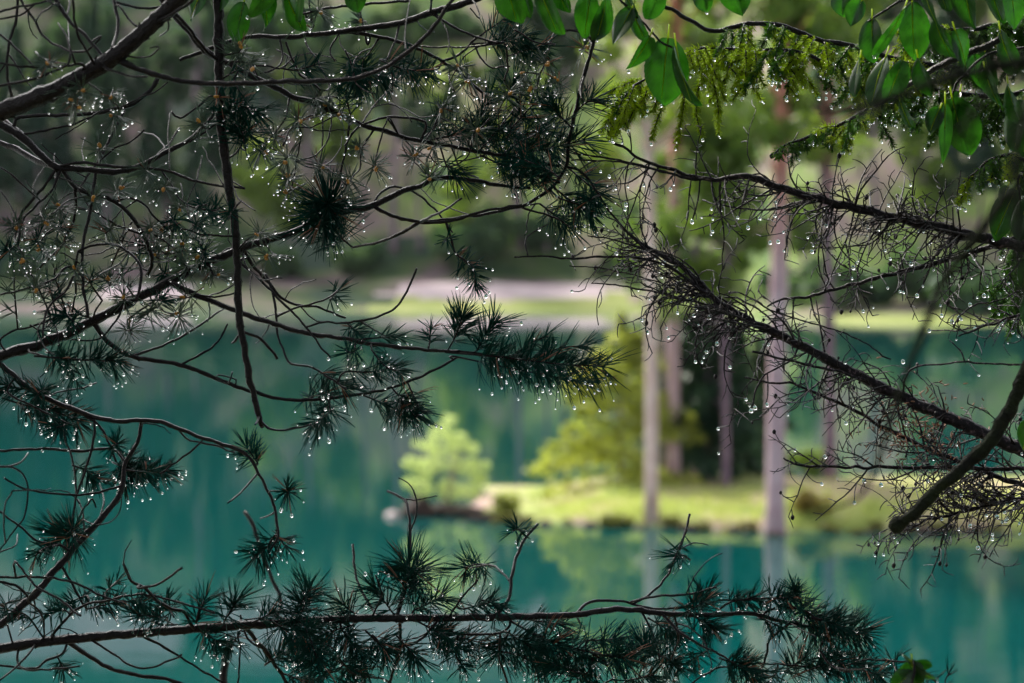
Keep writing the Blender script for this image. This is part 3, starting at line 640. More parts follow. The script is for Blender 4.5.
# ---------- C: main limb rising from the left edge
C = Bough('pine_bough', 'shiny wet pine bough rising from the left edge, forking into needled tips over water', 'pine bough', 'twig')
curve(C, [(-300, 470), (-120, 396), (0, 356), (50, 341), (92, 321), (140, 297), (180, 276), (238, 250), (290, 233), (330, 216), (372, 205), (398, 193), (420, 186), (437, 178), (470, 180), (505, 186), (530, 188)], 12.5, 3, 2.98, 3.02, 'limb', False)
for P, w0, w1, kd in [
    ([(172, 284), (190, 292), (222, 306), (280, 326), (310, 334), (340, 338), (380, 345), (420, 349), (460, 352)], 7, 3.5, 'twig'),
    ([(94, 322), (108, 342), (132, 356), (180, 365), (215, 378), (247, 390), (290, 400), (340, 397), (390, 388), (430, 372), (457, 357)], 6, 2.6, 'twig'),
    ([(-30, 350), (5, 368), (22, 383), (50, 400), (90, 415), (118, 421), (145, 421), (170, 425), (200, 437), (230, 447), (247, 456), (262, 480), (272, 500), (276, 520), (278, 537), (270, 550)], 6.5, 2.4, 'twig'),
    ([(420, 222), (395, 236), (375, 243), (352, 247)], 4, 2.5, 'twig'), ([(372, 204), (390, 215), (420, 222), (450, 221), (480, 212), (522, 205)], 4.5, 2.6, 'twig'), ([(420, 224), (440, 212), (462, 199)], 3.2, 2, 'twig'),
    ([(374, 205), (381, 192), (395, 187), (410, 190), (425, 200), (440, 215), (452, 232)], 3, 2, 'twig'), ([(447, 222), (451, 240), (455, 253), (466, 261), (475, 271), (475, 286)], 3, 2, 'twig'),
    ([(246, 254), (255, 268), (262, 276), (275, 290), (285, 300), (300, 305), (320, 308), (346, 318)], 4, 2.4, 'twig'), ([(240, 262), (260, 280), (280, 300), (300, 320), (312, 335), (330, 358)], 3.4, 2, 'twig'),
    ([(266, 275), (275, 300), (277, 330), (283, 350), (292, 364), (310, 367), (330, 378), (347, 389)], 3, 2, 'twig'), ([(277, 315), (295, 308), (315, 303), (330, 297), (338, 290)], 2.4, 1.8, 'twig'),
    ([(130, 356), (150, 350), (175, 340), (200, 325), (215, 315), (223, 309)], 3, 2, 'twig'), ([(180, 364), (200, 355), (215, 345), (222, 335), (228, 324)], 2.8, 2, 'twig'), ([(195, 293), (215, 297), (234, 293)], 2.4, 1.8, 'twig'),
    ([(310, 326), (325, 322), (345, 323), (360, 321), (380, 316), (395, 308), (405, 295), (412, 280), (417, 268)], 3, 2.4, 'twig'), ([(360, 322), (375, 330), (388, 338)], 2.4, 1.6, 'twig'),
    ([(236, 380), (222, 376), (216, 377), (228, 384), (232, 372)], 1.8, 1.5, 'twig'), ([(50, 396), (62, 391), (82, 388), (97, 383)], 2, 1.8, 'twig'),
    ([(140, 423), (137, 444), (124, 468)], 3, 2.2, 'twig'), ([(203, 440), (190, 452), (170, 466), (160, 473)], 2.4, 2, 'twig'), ([(175, 428), (190, 440), (215, 446), (235, 452)], 2.4, 1.8, 'twig'),
    ([(256, 472), (243, 490), (228, 503)], 2.4, 1.8, 'twig'), ([(275, 512), (268, 516), (261, 518)], 2, 1.4, 'twig'), ([(271, 491), (280, 491), (288, 493)], 1.8, 1.4, 'twig'), ([(96, 417), (94, 440), (85, 470), (77, 495), (70, 532)], 3, 2.2, 'twig'),
    ([(80, 411), (98, 425), (110, 445), (116, 462)], 3, 2, 'twig'), ([(50, 402), (60, 425), (73, 462), (76, 495)], 2.6, 2, 'twig'), ([(30, 352), (55, 358), (90, 360), (115, 362)], 2.4, 1.8, 'twig'),
    ([(120, 314), (100, 338), (70, 340)], 2.4, 1.6, 'twig'), ([(103, 300), (95, 312), (90, 320)], 2.4, 2, 'twig'), ([(0, 342), (10, 332), (30, 327), (50, 320), (66, 312)], 2.5, 2, 'twig'), ([(158, 288), (155, 300), (128, 320), (132, 334)], 2.4, 1.8, 'twig'),
    ([(15, 377), (8, 392), (30, 405), (70, 425)], 2.8, 2, 'twig')]:
    curve(C, P, w0, w1, kind=kd)
# ---------- D: hanging dead bough
D = Bough('dead_pine_branch', 'bare dark pine branch hanging straight down to a broken tip over the water', 'branch', 'twig')
curve(D, [(214, -120), (217, -30), (219, 40), (220, 110), (227, 170), (235, 225), (237, 262), (240, 320), (247, 365), (254, 395), (260, 420), (262, 426)], 11.5, 5, 2.86, 2.93, 'limb', False)
for P, w0, w1 in [([(260, 419), (268, 428), (282, 430), (312, 425)], 2.8, 2), ([(244, 332), (258, 337), (268, 346), (277, 359)], 3.6, 3), ([(240, 334), (236, 340), (232, 343)], 3, 2.6), ([(259, 417), (257, 422), (255, 425)], 2.6, 2), ([(236, 235), (222, 236), (200, 234), (182, 228)], 2.8, 1.8),
                  ([(219, 60), (205, 50), (190, 30), (176, 14)], 4, 4), ([(221, 120), (205, 132), (190, 142)], 2.6, 2), ([(226, 160), (238, 150), (250, 128)], 2.6, 1.8), ([(237, 250), (250, 238), (258, 236)], 2.4, 1.6), ([(238, 280), (222, 292), (205, 296)], 2, 1.5)]:
    curve(D, P, w0, w1)
# ---------- G: boughs along the top
G = Bough('pine_bough', 'long pine bough slanting down from the hanging branch into the big dark needle cluster', 'pine bough', 'twig')
curve(G, [(120, -60), (175, 14), (205, 50), (235, 67), (260, 80), (290, 95), (325, 108), (350, 120), (385, 131), (420, 141), (460, 148), (500, 155), (560, 166)], 8, 3.5, 2.97, 3.04, 'limb', False)
for P, w0, w1 in [
    ([(345, 146), (355, 130), (375, 120), (395, 117), (425, 122)], 3, 2.2), ([(320, 90), (308, 80), (300, 75), (293, 60), (286, 42)], 2.4, 2.4), ([(330, 88), (318, 62), (305, 40), (310, 10)], 2.2, 2), ([(260, 80), (250, 66), (262, 66), (282, 68), (290, 58), (276, 50)], 2.4, 1.8),
    ([(283, 146), (290, 130), (305, 118), (332, 113)], 2, 2.4), ([(320, 112), (323, 140), (320, 166)], 1.8, 1.6), ([(301, 132), (296, 165), (292, 187)], 1.8, 1.6), ([(332, 116), (328, 140), (315, 155), (298, 160)], 2.4, 1.8), ([(350, 122), (345, 155), (338, 185), (328, 205)], 2.8, 2),
    ([(372, 128), (362, 150), (360, 168), (352, 178)], 2.4, 1.6), ([(400, 136), (388, 118), (378, 150), (375, 164)], 2, 1.6), ([(425, 142), (432, 130), (440, 112), (438, 105)], 2, 1.6), ([(402, 145), (412, 160), (428, 175)], 1.8, 1.4), ([(362, 125), (372, 108), (388, 90), (392, 78)], 2.2, 2),
    ([(452, 148), (462, 170), (478, 178)], 2, 1.6), ([(470, 150), (475, 135), (490, 118)], 2.4, 1.8), ([(500, 155), (520, 142), (545, 130)], 2.6, 1.8), ([(510, 157), (520, 172), (540, 182)], 2.4, 1.8), ([(480, 152), (498, 130), (515, 108)], 2.4, 1.8),
    ([(290, 95), (285, 118), (272, 137)], 2, 1.6), ([(312, 104), (325, 96), (345, 98), (360, 92)], 2, 1.6), ([(336, 116), (308, 128), (300, 122)], 1.8, 1.4)]:
    curve(G, P, w0, w1)
H = Bough('pine_bough', 'pine bough along the top edge with dark needle clusters right of the hanging branch', 'pine bough', 'twig')
curve(H, [(180, 60), (243, 38), (290, 37), (345, 31), (400, 23), (430, 13), (478, -2), (560, -40)], 4, 8, 3.0, 2.9, 'limb', False)
for P, w0, w1 in [
    ([(338, 30), (375, 36), (410, 45), (445, 63), (465, 78), (482, 93)], 4.5, 3), ([(442, 64), (458, 55), (472, 42), (480, 36)], 3, 2.4), ([(430, 15), (450, 25), (478, 38), (500, 44)], 3, 2.4), ([(416, 46), (440, 47), (470, 47), (500, 44)], 2.4, 2),
    ([(358, 4), (362, 20), (368, 45)], 2.6, 1.8), ([(400, 22), (394, 45), (386, 60)], 2.6, 2), ([(430, 12), (432, -3)], 2.4, 2.4), ([(303, 36), (314, 26), (306, 16), (298, -5)], 2.6, 2.4), ([(280, 38), (283, 58), (276, 68), (260, 74)], 2.4, 1.8), ([(448, 66), (450, 82), (455, 92)], 2, 1.4),
    ([(300, 14), (330, 8), (370, 4), (410, 0)], 3, 3), ([(470, 42), (488, 66), (510, 66)], 2.2, 1.6), ([(505, 44), (508, 70), (505, 80), (512, 95)], 2.2, 1.8), ([(475, 3), (480, 18), (470, 8)], 1.8, 1.4), ([(340, 32), (330, 50), (335, 62)], 2, 1.6), ([(380, 36), (370, 52), (360, 66)], 2.2, 1.6)]:
    curve(H, P, w0, w1)
K = Bough('pine_bough', 'thin dark pine bough curving down past the right side of the big needle cluster', 'pine bough', 'twig')
curve(K, [(640, -70), (612, -20), (599, 20), (594, 42), (584, 75), (576, 108), (570, 140), (566, 166), (556, 182), (540, 196), (520, 206), (490, 213), (455, 218), (420, 222)], 4.5, 3, 3.0, 3.02, 'limb', False)
for P, w0, w1 in [([(567, 167), (582, 172), (592, 184), (602, 200), (617, 220), (640, 245), (675, 270), (700, 290)], 3, 2), ([(595, 44), (586, 34), (574, 31), (556, 32), (550, 45), (546, 60), (540, 74)], 3, 2), ([(555, 44), (535, 42), (515, 30)], 2, 1.6), ([(594, 46), (588, 40), (582, 50)], 2, 1.6),
                  ([(584, 76), (580, 90), (582, 100)], 2, 1.4), ([(546, 62), (552, 72), (558, 80)], 1.6, 1.3), ([(520, 206), (535, 212), (552, 216), (565, 222)], 2.6, 2), ([(547, 190), (560, 198), (580, 205)], 2.4, 1.8), ([(560, 178), (545, 168), (525, 160)], 2.4, 1.8),
                  ([(520, 206), (540, 204), (548, 212), (555, 226)], 2, 1.5)]:
    curve(K, P, w0, w1)
# ---------- E: bottom bough
E = Bough('pine_bough', 'long level pine bough along the bottom edge, hung with drops and dense needle tufts', 'pine bough', 'twig')
curve(E, [(-300, 700), (-120, 665), (0, 648), (60, 640), (150, 632), (250, 625), (350, 619), (440, 618), (510, 617), (570, 615), (620, 609), (660, 613), (700, 615), (750, 614), (790, 623), (830, 630), (866, 633)], 11.5, 3, 2.96, 3.02, 'limb', False)
for P, w0, w1 in [
    ([(497, 616), (508, 600), (512, 575), (516, 558), (524, 540), (538, 524)], 4, 3), ([(396, 617), (405, 585), (410, 545), (409, 515), (404, 500), (388, 491)], 4.5, 2.6), ([(374, 612), (362, 592), (355, 570), (353, 544)], 3.2, 2.6), ([(512, 582), (500, 570), (490, 565), (470, 568)], 2.6, 1.8),
    ([(452, 612), (470, 588), (478, 580)], 2.6, 2), ([(575, 612), (590, 602), (620, 601), (640, 606), (662, 609), (692, 606)], 3.4, 2.2), ([(632, 606), (650, 594), (665, 578), (674, 560), (684, 535), (690, 514)], 3.6, 2.4), ([(630, 604), (650, 597), (690, 594), (716, 587)], 2.6, 2.4),
    ([(438, 626), (455, 633), (480, 634), (500, 633), (510, 625), (508, 618)], 2.6, 2.8), ([(500, 633), (500, 660), (510, 690)], 3, 2.4), ([(510, 620), (530, 632), (560, 643), (590, 652), (612, 656), (640, 653)], 4, 2.2), ([(590, 652), (606, 664), (620, 690)], 3, 2.2),
    ([(660, 613), (680, 632), (700, 645), (720, 655), (742, 668)], 3.4, 2), ([(716, 612), (730, 602), (755, 599), (800, 600)], 3, 2), ([(763, 614), (775, 608), (795, 608), (822, 620)], 3, 2.2), ([(676, 616), (678, 640), (670, 660)], 2.6, 2), ([(576, 616), (582, 626)], 2.4, 2),
    ([(440, 620), (420, 640), (405, 646), (385, 645), (372, 635)], 3, 2.2), ([(400, 622), (400, 650), (392, 675), (385, 695)], 4, 3), ([(370, 618), (380, 600), (382, 594), (376, 575)], 2.2, 1.6), ([(340, 660), (350, 672), (360, 676), (380, 678)], 2.6, 2), ([(240, 622), (258, 642), (275, 664), (292, 692)], 5, 4),
    ([(240, 615), (246, 635), (255, 645), (266, 648)], 2.6, 2), ([(238, 632), (240, 655), (237, 690)], 2.4, 2), ([(245, 620), (260, 618), (268, 622)], 2.2, 1.6), ([(52, 637), (70, 615), (85, 605), (110, 600), (130, 595), (150, 595), (180, 603), (215, 613)], 3, 2.2),
    ([(192, 626), (185, 613), (172, 608), (158, 602), (147, 590), (132, 580), (124, 564)], 4, 3), ([(138, 588), (155, 585), (170, 577), (182, 568)], 3, 2.4), ([(150, 630), (152, 622), (160, 625), (178, 624)], 2.4, 2), ([(65, 640), (80, 650), (110, 668), (135, 675), (170, 680), (200, 695)], 5, 4),
    ([(85, 636), (115, 655), (130, 665), (150, 668), (182, 655)], 2.4, 2.2), ([(140, 634), (160, 645), (178, 656), (205, 672), (236, 690)], 4, 3.4), ([(0, 680), (15, 668), (30, 652), (36, 645)], 2.8, 2.2), ([(-10, 664), (20, 668), (36, 668), (46, 661), (62, 654)], 2.8, 2.4),
    ([(20, 646), (17, 660), (22, 668), (40, 670), (80, 666)], 2.6, 2), ([(640, 612), (655, 640), (660, 660)], 2.8, 2), ([(790, 623), (770, 640), (765, 660), (750, 690)], 3, 2.2), ([(830, 630), (820, 650), (835, 668), (850, 672)], 2.4, 2), ([(680, 690), (720, 668), (770, 664), (830, 668), (868, 660), (906, 662)], 3, 2)]:
    curve(E, P, w0, w1)
# ---------- Fb: steep bough from the bottom left corner
Fb = Bough('pine_bough', 'steep bare pine bough rising from the lower left corner past the needle stars', 'pine bough', 'twig')
curve(Fb, [(-120, 720), (-40, 650), (0, 624), (30, 599), (60, 565), (88, 533), (112, 506), (122, 492), (123, 478), (126, 462), (137, 443), (141, 424)], 9, 3.4, 2.93, 2.98, 'limb', False)
for P, w0, w1 in [([(120, 486), (100, 492), (75, 495), (50, 493), (35, 491), (20, 487), (4, 478)], 2.6, 2.2), ([(28, 600), (15, 585), (-10, 582)], 3, 3), ([(-10, 578), (25, 577), (50, 578), (75, 583), (100, 595), (126, 604)], 3, 2.2), ([(15, 562), (35, 585), (60, 600), (80, 616)], 3, 2.4), ([(60, 566), (70, 580), (78, 595), (84, 606)], 3.4, 2.4),
                  ([(-20, 452), (40, 449), (80, 451), (112, 449), (124, 460)], 3.4, 2.8), ([(75, 535), (82, 510), (88, 505), (92, 498), (96, 508)], 2.4, 1.8), ([(38, 590), (28, 600), (42, 615), (44, 638)], 2.4, 2), ([(100, 520), (104, 500), (100, 484)], 2.4, 1.8), ([(85, 535), (83, 515), (78, 500)], 2.2, 1.8), ([(-6, 556), (15, 546), (18, 534)], 2, 1.6), ([(-6, 508), (18, 525), (38, 541), (60, 545)], 3, 2.2),
                  ([(-5, 467), (15, 468), (25, 478), (28, 492), (25, 515), (15, 530), (-5, 552)], 2.4, 2.2), ([(12, 491), (4, 510), (3, 542)], 2, 1.8), ([(28, 453), (22, 462), (6, 466)], 2, 1.8)]:
    curve(Fb, P, w0, w1)
# ---------- blurred stubs beyond the focus
Xs = Bough('dead_twig', 'soft out-of-focus bare twig bending down beside the lowest needle star', 'twig', 'twig')
curve(Xs, [(244, 511), (252, 523), (260, 545), (268, 570), (280, 597), (281, 606), (276, 618)], 4, 4, 3.75, 3.7, 'limb', False)
Xt = Bough('dead_twig', 'thick blurred bare twig sloping under the bottom bough', 'twig', 'twig')
curve(Xt, [(231, 640), (226, 660), (222, 690), (215, 740)], 8, 8, 3.9, 3.9, 'limb', False)
# random small curling twigs among B, G, H (twiglets one can see but not follow)
def curl(b, n, wr=(1.3, 2.2), lr=(24, 70), box=None):
    pool = [c for cv in b.curves for c in cv if 0 < c[0] < 1024 and 0 < c[1] < 683 and (box is None or (box[0] < c[0] < box[2] and box[1] < c[1] < box[3]))]
    for _ in range(n):
        c = rnd.choice(pool); a = rnd.uniform(0, 6.28); k = rnd.uniform(-0.045, 0.045); L = rnd.uniform(*lr); P = [(c[0], c[1])]; x, y = c[0], c[1]
        for i in range(6):
            a += k * L / 6 + rnd.gauss(0, 0.12); x += math.cos(a) * L / 6; y += math.sin(a) * L / 6; P.append((x, y))
        curve(b, P, rnd.uniform(*wr), 1.1, end='start')
curl(A, 8); curl(B, 30, box=(0, 100, 300, 340)); curl(G, 22); curl(H, 10, box=(240, 0, 560, 110)); curl(C, 16, box=(0, 180, 330, 330)); curl(E, 14); curl(Fb, 6); curl(K, 5)

# ------------------------------------------------------------------ needles
T = tuft
# the sharp hero tip of C over the water, and its neighbours
T(C, [(445, 352), (500, 357), (560, 364), (604, 366)], 30, 330, (38, 88), dd=-0.05); T(C, [(452, 356), (500, 366), (550, 376), (585, 382)], 26, 170, (40, 85)); T(C, [(448, 350), (456, 335), (462, 318)], 27, 120, (30, 70)); T(C, [(475, 352), (485, 336), (496, 322)], 26, 100)
T(C, [(510, 356), (530, 343), (548, 336)], 25, 90); T(C, [(530, 358), (560, 348), (588, 346)], 24, 90); T(C, [(428, 350), (430, 340), (430, 328)], 17, 36)
T(C, [(346, 322), (352, 328), (358, 334)], 22, 50); T(C, [(330, 300), (338, 290)], 22, 34); T(C, [(355, 340), (375, 338), (400, 336)], 20, 46, (25, 60)); T(C, [(345, 372), (370, 372), (398, 366)], 22, 70); T(C, [(372, 350), (385, 366), (400, 372)], 22, 60)
T(C, [(312, 367), (330, 378), (347, 389)], 24, 90); T(C, [(296, 400), (310, 398), (326, 392)], 26, 70, (50, 95)); T(C, [(310, 426), (322, 418), (330, 410)], 24, 60); T(C, [(392, 388), (404, 402), (414, 416)], 27, 120); T(C, [(360, 394), (380, 402), (400, 412)], 22, 90); T(C, [(330, 400), (322, 418), (318, 432)], 20, 50)
star(C, 418, 412, 24, 60); star(C, 352, 352, 20, 40)
# dense round tufts
star(C, 328, 206, 44, 210, wn=1.5); T(C, [(352, 247), (340, 236), (330, 220)], 36, 120, (30, 95), wn=1.4); star(C, 322, 222, 36, 90)
T(C, [(452, 240), (455, 253), (466, 261), (475, 271), (475, 287)], 19, 110, (40, 95)); star(C, 447, 238, 14, 24)
for a_ in [([(430, 140), (470, 132), (505, 128)], 34, 150), ([(460, 150), (500, 140), (545, 130)], 34, 170), ([(500, 155), (540, 150), (585, 140)], 34, 150), ([(470, 150), (478, 125), (488, 100)], 32, 120), ([(510, 130), (530, 108), (545, 95)], 28, 100), ([(480, 155), (510, 168), (545, 178)], 30, 130),
           ([(520, 110), (515, 95), (512, 85)], 30, 80), ([(440, 146), (448, 168), (462, 180)], 26, 70), ([(352, 122), (348, 105), (346, 90)], 22, 40), ([(420, 141), (432, 130), (445, 118)], 24, 50)]:
    T(G, a_[0], a_[1], a_[2], (30, 90), wn=1.4)
T(K, [(566, 166), (585, 182), (600, 195)], 26, 90); T(K, [(552, 186), (570, 200), (592, 214)], 27, 120, wn=1.4); T(K, [(540, 204), (556, 216), (570, 228)], 25, 110, wn=1.4); T(K, [(560, 178), (545, 168), (525, 160)], 28, 90); T(K, [(520, 160), (540, 175), (560, 182)], 28, 90); star(K, 590, 200, 22, 60)
T(K, [(576, 112), (584, 104), (592, 100)], 30, 46, (15, 65)); T(K, [(572, 128), (560, 116), (550, 105)], 30, 60, (20, 60))
for a_ in [([(472, 44), (495, 42), (525, 36)], 24, 130), ([(500, 46), (520, 50), (545, 46)], 22, 100), ([(488, 30), (500, 22), (512, 12)], 22, 60), ([(350, 62), (362, 70), (385, 78)], 26, 100), ([(380, 60), (400, 68), (428, 72)], 26, 110), ([(345, 50), (352, 66), (356, 84)], 26, 80), ([(400, 58), (415, 66), (436, 70)], 22, 60), ([(280, 68), (296, 70), (318, 64)], 22, 60)]:
    T(H, a_[0], a_[1], a_[2], (35, 90), wn=1.4)
star(H, 362, 72, 30, 70); T(D, [(228, 110), (240, 128), (246, 150)], 30, 110, wn=1.4); T(D, [(221, 98), (240, 105), (258, 112)], 26, 90, wn=1.4); star(D, 245, 132, 32, 70); T(D, [(238, 70), (234, 80), (240, 92)], 20, 40)
# left middle tufts on C
T(C, [(34, 356), (60, 358), (88, 360), (120, 360)], 24, 210, (45, 95)); T(C, [(48, 352), (60, 362)], 20, 40); star(C, 40, 392, 22, 60)
T(C, [(2, 398), (25, 405), (55, 412), (78, 420)], 27, 230, (40, 95), wn=1.4); T(C, [(0, 384), (20, 388), (48, 392)], 24, 110); star(C, 62, 426, 22, 70); T(C, [(58, 345), (72, 372), (78, 385)], 20, 40)
star(C, 116, 444, 18, 46); T(C, [(72, 465), (84, 470), (95, 478)], 22, 80); T(C, [(112, 462), (122, 466), (140, 470)], 26, 130, wn=1.4); T(C, [(125, 470), (145, 472), (166, 471)], 20, 120, (45, 90)); T(C, [(118, 450), (126, 462), (122, 478)], 24, 70)
T(Fb, [(88, 535), (72, 535), (55, 536)], 33, 150, (30, 100), wn=1.45); star(Fb, 72, 530, 30, 60); T(Fb, [(60, 545), (45, 548), (35, 556)], 20, 50)
T(C, [(246, 447), (252, 455), (258, 464)], 22, 80, (40, 95)); star(C, 288, 492, 17, 64); T(C, [(275, 535), (266, 548), (255, 556)], 26, 100, (35, 95)); T(C, [(276, 530), (282, 542), (286, 548)], 22, 40)
T(C, [(30, 325), (42, 330), (55, 318)], 18, 40); star(C, 70, 318, 20, 44); T(C, [(90, 318), (76, 314), (60, 316)], 20, 40)
# the bottom bough
star(E, 409, 568, 40, 110, wn=1.5); T(E, [(400, 610), (406, 590), (409, 572)], 36, 90, (25, 80), wn=1.45); T(E, [(492, 566), (478, 564), (464, 568)], 27, 90, (30, 95)); star(E, 516, 530, 18, 50); T(E, [(480, 600), (490, 602), (500, 610)], 24, 46, (30, 100))
T(E, [(690, 560), (684, 555), (676, 556)], 30, 24, (20, 60)); T(E, [(688, 528), (680, 545), (674, 560)], 20, 20)
for (x, y, l, dx, dy, n) in [(75, 600, 20, 18, -6, 70), (100, 606, 20, 26, -6, 90), (130, 602, 20, 22, 2, 80), (55, 612, 20, -20, 4, 60), (20, 600, 20, -22, 10, 60), (150, 616, 22, 25, 2, 90), (170, 610, 22, -8, -14, 60), (60, 662, 18, 6, 12, 50), (15, 612, 18, 18, 6, 50), (110, 588, 16, 10, -10, 40),
                           (200, 612, 26, 8, -22, 60), (230, 612, 26, 12, -20, 80), (262, 618, 22, 20, -10, 60), (205, 634, 24, 20, 12, 80), (235, 640, 22, -10, 14, 50), (300, 615, 30, 14, -30, 110), (300, 605, 26, 16, -26, 80), (285, 630, 32, 30, 20, 130), (310, 640, 32, 10, 26, 130), (335, 630, 30, 26, -8, 120),
                           (280, 655, 26, -22, 14, 90), (320, 665, 28, 22, 10, 110), (350, 640, 30, 18, 24, 130), (350, 610, 26, -12, -10, 60), (375, 640, 28, 20, 20, 120), (345, 665, 24, 24, 12, 90), (385, 602, 30, -16, -22, 80), (425, 605, 28, 24, -12, 90), (430, 628, 26, 26, 14, 110), (405, 645, 26, 18, 20, 90),
                           (445, 640, 26, 26, 10, 110), (475, 606, 20, 26, -6, 60), (470, 640, 24, 24, 6, 70), (505, 640, 30, -10, 20, 110), (520, 640, 30, 22, 14, 130), (545, 640, 28, 26, 12, 130), (545, 622, 22, 30, 4, 90), (575, 650, 28, 24, 12, 130), (600, 640, 24, 26, -2, 90), (610, 656, 26, 26, 4, 120), (530, 660, 28, 24, 10, 110),
                           (565, 668, 26, 30, 8, 110), (640, 652, 24, 20, -14, 90), (650, 650, 28, 20, 10, 110), (668, 660, 28, 14, 12, 110), (660, 625, 24, 24, 14, 110), (690, 610, 24, 20, -12, 90), (700, 620, 26, 22, 14, 110), (695, 600, 22, 22, -14, 70), (735, 600, 20, 34, 0, 110), (775, 598, 24, 28, 0, 120), (800, 600, 22, -8, -14, 50),
                           (800, 610, 26, 24, 12, 120), (825, 622, 26, 28, 8, 140), (845, 630, 28, 24, 4, 130), (810, 628, 26, 30, 14, 110), (770, 622, 22, 24, 10, 60), (730, 662, 28, 22, 8, 130), (742, 668, 26, 20, 12, 90), (700, 655, 22, -14, 8, 40), (790, 668, 26, 20, -12, 100), (815, 668, 26, 24, -8, 110), (850, 664, 24, 26, 4, 100),
                           (830, 655, 22, 20, 16, 80), (895, 668, 20, -4, -12, 50), (945, 680, 18, 6, -10, 40), (770, 680, 24, 10, -12, 60), (870, 672, 20, 14, 4, 60), (300, 680, 26, -20, -8, 80), (350, 685, 26, 20, -4, 80), (590, 682, 24, -20, -6, 90), (640, 678, 24, 20, -4, 90), (460, 662, 20, 8, 12, 40)]:
    T(E, [(x - dx * 0.5, y - dy * 0.5), (x, y), (x + dx * 0.7, y + dy * 0.7)], l, n, (35, 90), wn=1.4, drop=0.2)
# young, thin, shiny sprigs with orange buds at the left and at the top
SPR = [(B, 100, 148), (B, 113, 116), (B, 60, 208), (B, 118, 190), (B, 146, 170), (B, 165, 190), (B, 14, 230), (B, 24, 262), (B, 74, 266), (B, 107, 280), (B, 150, 232), (B, 110, 228), (B, 36, 292), (B, 95, 200), (B, 66, 240), (B, 48, 224), (B, 178, 205), (B, 40, 248),
       (C, 122, 300), (C, 158, 256), (C, 130, 332), (C, 168, 234), (C, 192, 240), (C, 180, 250), (C, 215, 275), (C, 268, 258), (C, 200, 262), (C, 184, 300), (C, 176, 312), (D, 250, 62), (D, 240, 45), (D, 216, 100), (D, 200, 125), (D, 258, 236),
       (G, 272, 137), (G, 286, 158), (G, 288, 176), (G, 290, 192), (G, 342, 112), (G, 352, 178), (G, 376, 166), (G, 360, 148), (G, 414, 154), (G, 430, 150), (G, 440, 106), (G, 392, 80), (G, 318, 96), (G, 330, 104), (G, 432, 178), (G, 474, 132), (G, 300, 122), (G, 266, 150), (G, 320, 166),
       (K, 547, 62), (K, 534, 86), (K, 582, 50), (K, 556, 80), (K, 528, 72), (H, 466, 78), (H, 360, 20), (H, 300, 20), (H, 322, 14), (H, 510, 96), (H, 458, 70), (A, 85, 92), (A, 78, 108), (A, 112, 98), (A, 70, 98), (A, 46, 66)]
for i, (b, x, y) in enumerate(SPR):
    star(b, x + rnd.uniform(-3, 3), y + rnd.uniform(-3, 3), rnd.uniform(15, 23), rnd.randint(30, 46), young=True, bud=(rnd.uniform(2.2, 3.2) if rnd.random() < 0.8 else None), drop=0.38, wn=1.25, dsz=0.85)
# extra green sprigs thicken the left part
for (x, y) in [(20, 225), (38, 238), (10, 250), (30, 275), (55, 272), (60, 228), (50, 290), (15, 280), (90, 280), (120, 270), (145, 245), (175, 222), (195, 225), (205, 250), (230, 215), (215, 210), (185, 265), (160, 300), (150, 310), (205, 205), (125, 250), (165, 275)]:
    star(C if y > 240 else B, x, y, rnd.uniform(17, 24), rnd.randint(26, 44), drop=0.3, young=rnd.random() < 0.45)
# ------------------------------------------------------------------ dead spruce boughs at the right
def dead_bough(label, P, w0, w1, d0, d1, nt_, lr=(30, 80), side=None, seedx=0, dens=1.0, xr=(540, 1040), name='dead_spruce_bough', spread=(25, 60)):
    """P runs from the trunk side (right) to the tip; twigs branch forwards, each carries short twiglets and knobs"""
    b = Bough(name, label, 'dead bough', 'dead')
    S = curve(b, P, w0, w1, d0, d1, 'limb', False, wob=0.4)
    vis = [i for i, q in enumerate(S) if xr[0] < q[0] < xr[1] and -20 < q[1] < 700 and 2 < i < len(S) - 2]
    for k in range(nt_):
        i = rnd.choice(vis); q = S[i]; a = math.atan2(S[i + 2][1] - S[i - 2][1], S[i + 2][0] - S[i - 2][0])
        sg = rnd.choice((-1, 1)) if side is None else (side if rnd.random() < 0.8 else -side)
        dead_twig(b, q, a + sg * R(rnd.uniform(*spread)), rnd.uniform(*lr) * (0.45 + 0.55 * i / len(S) + 0.3), dens)
    return b
KNOBS = 0
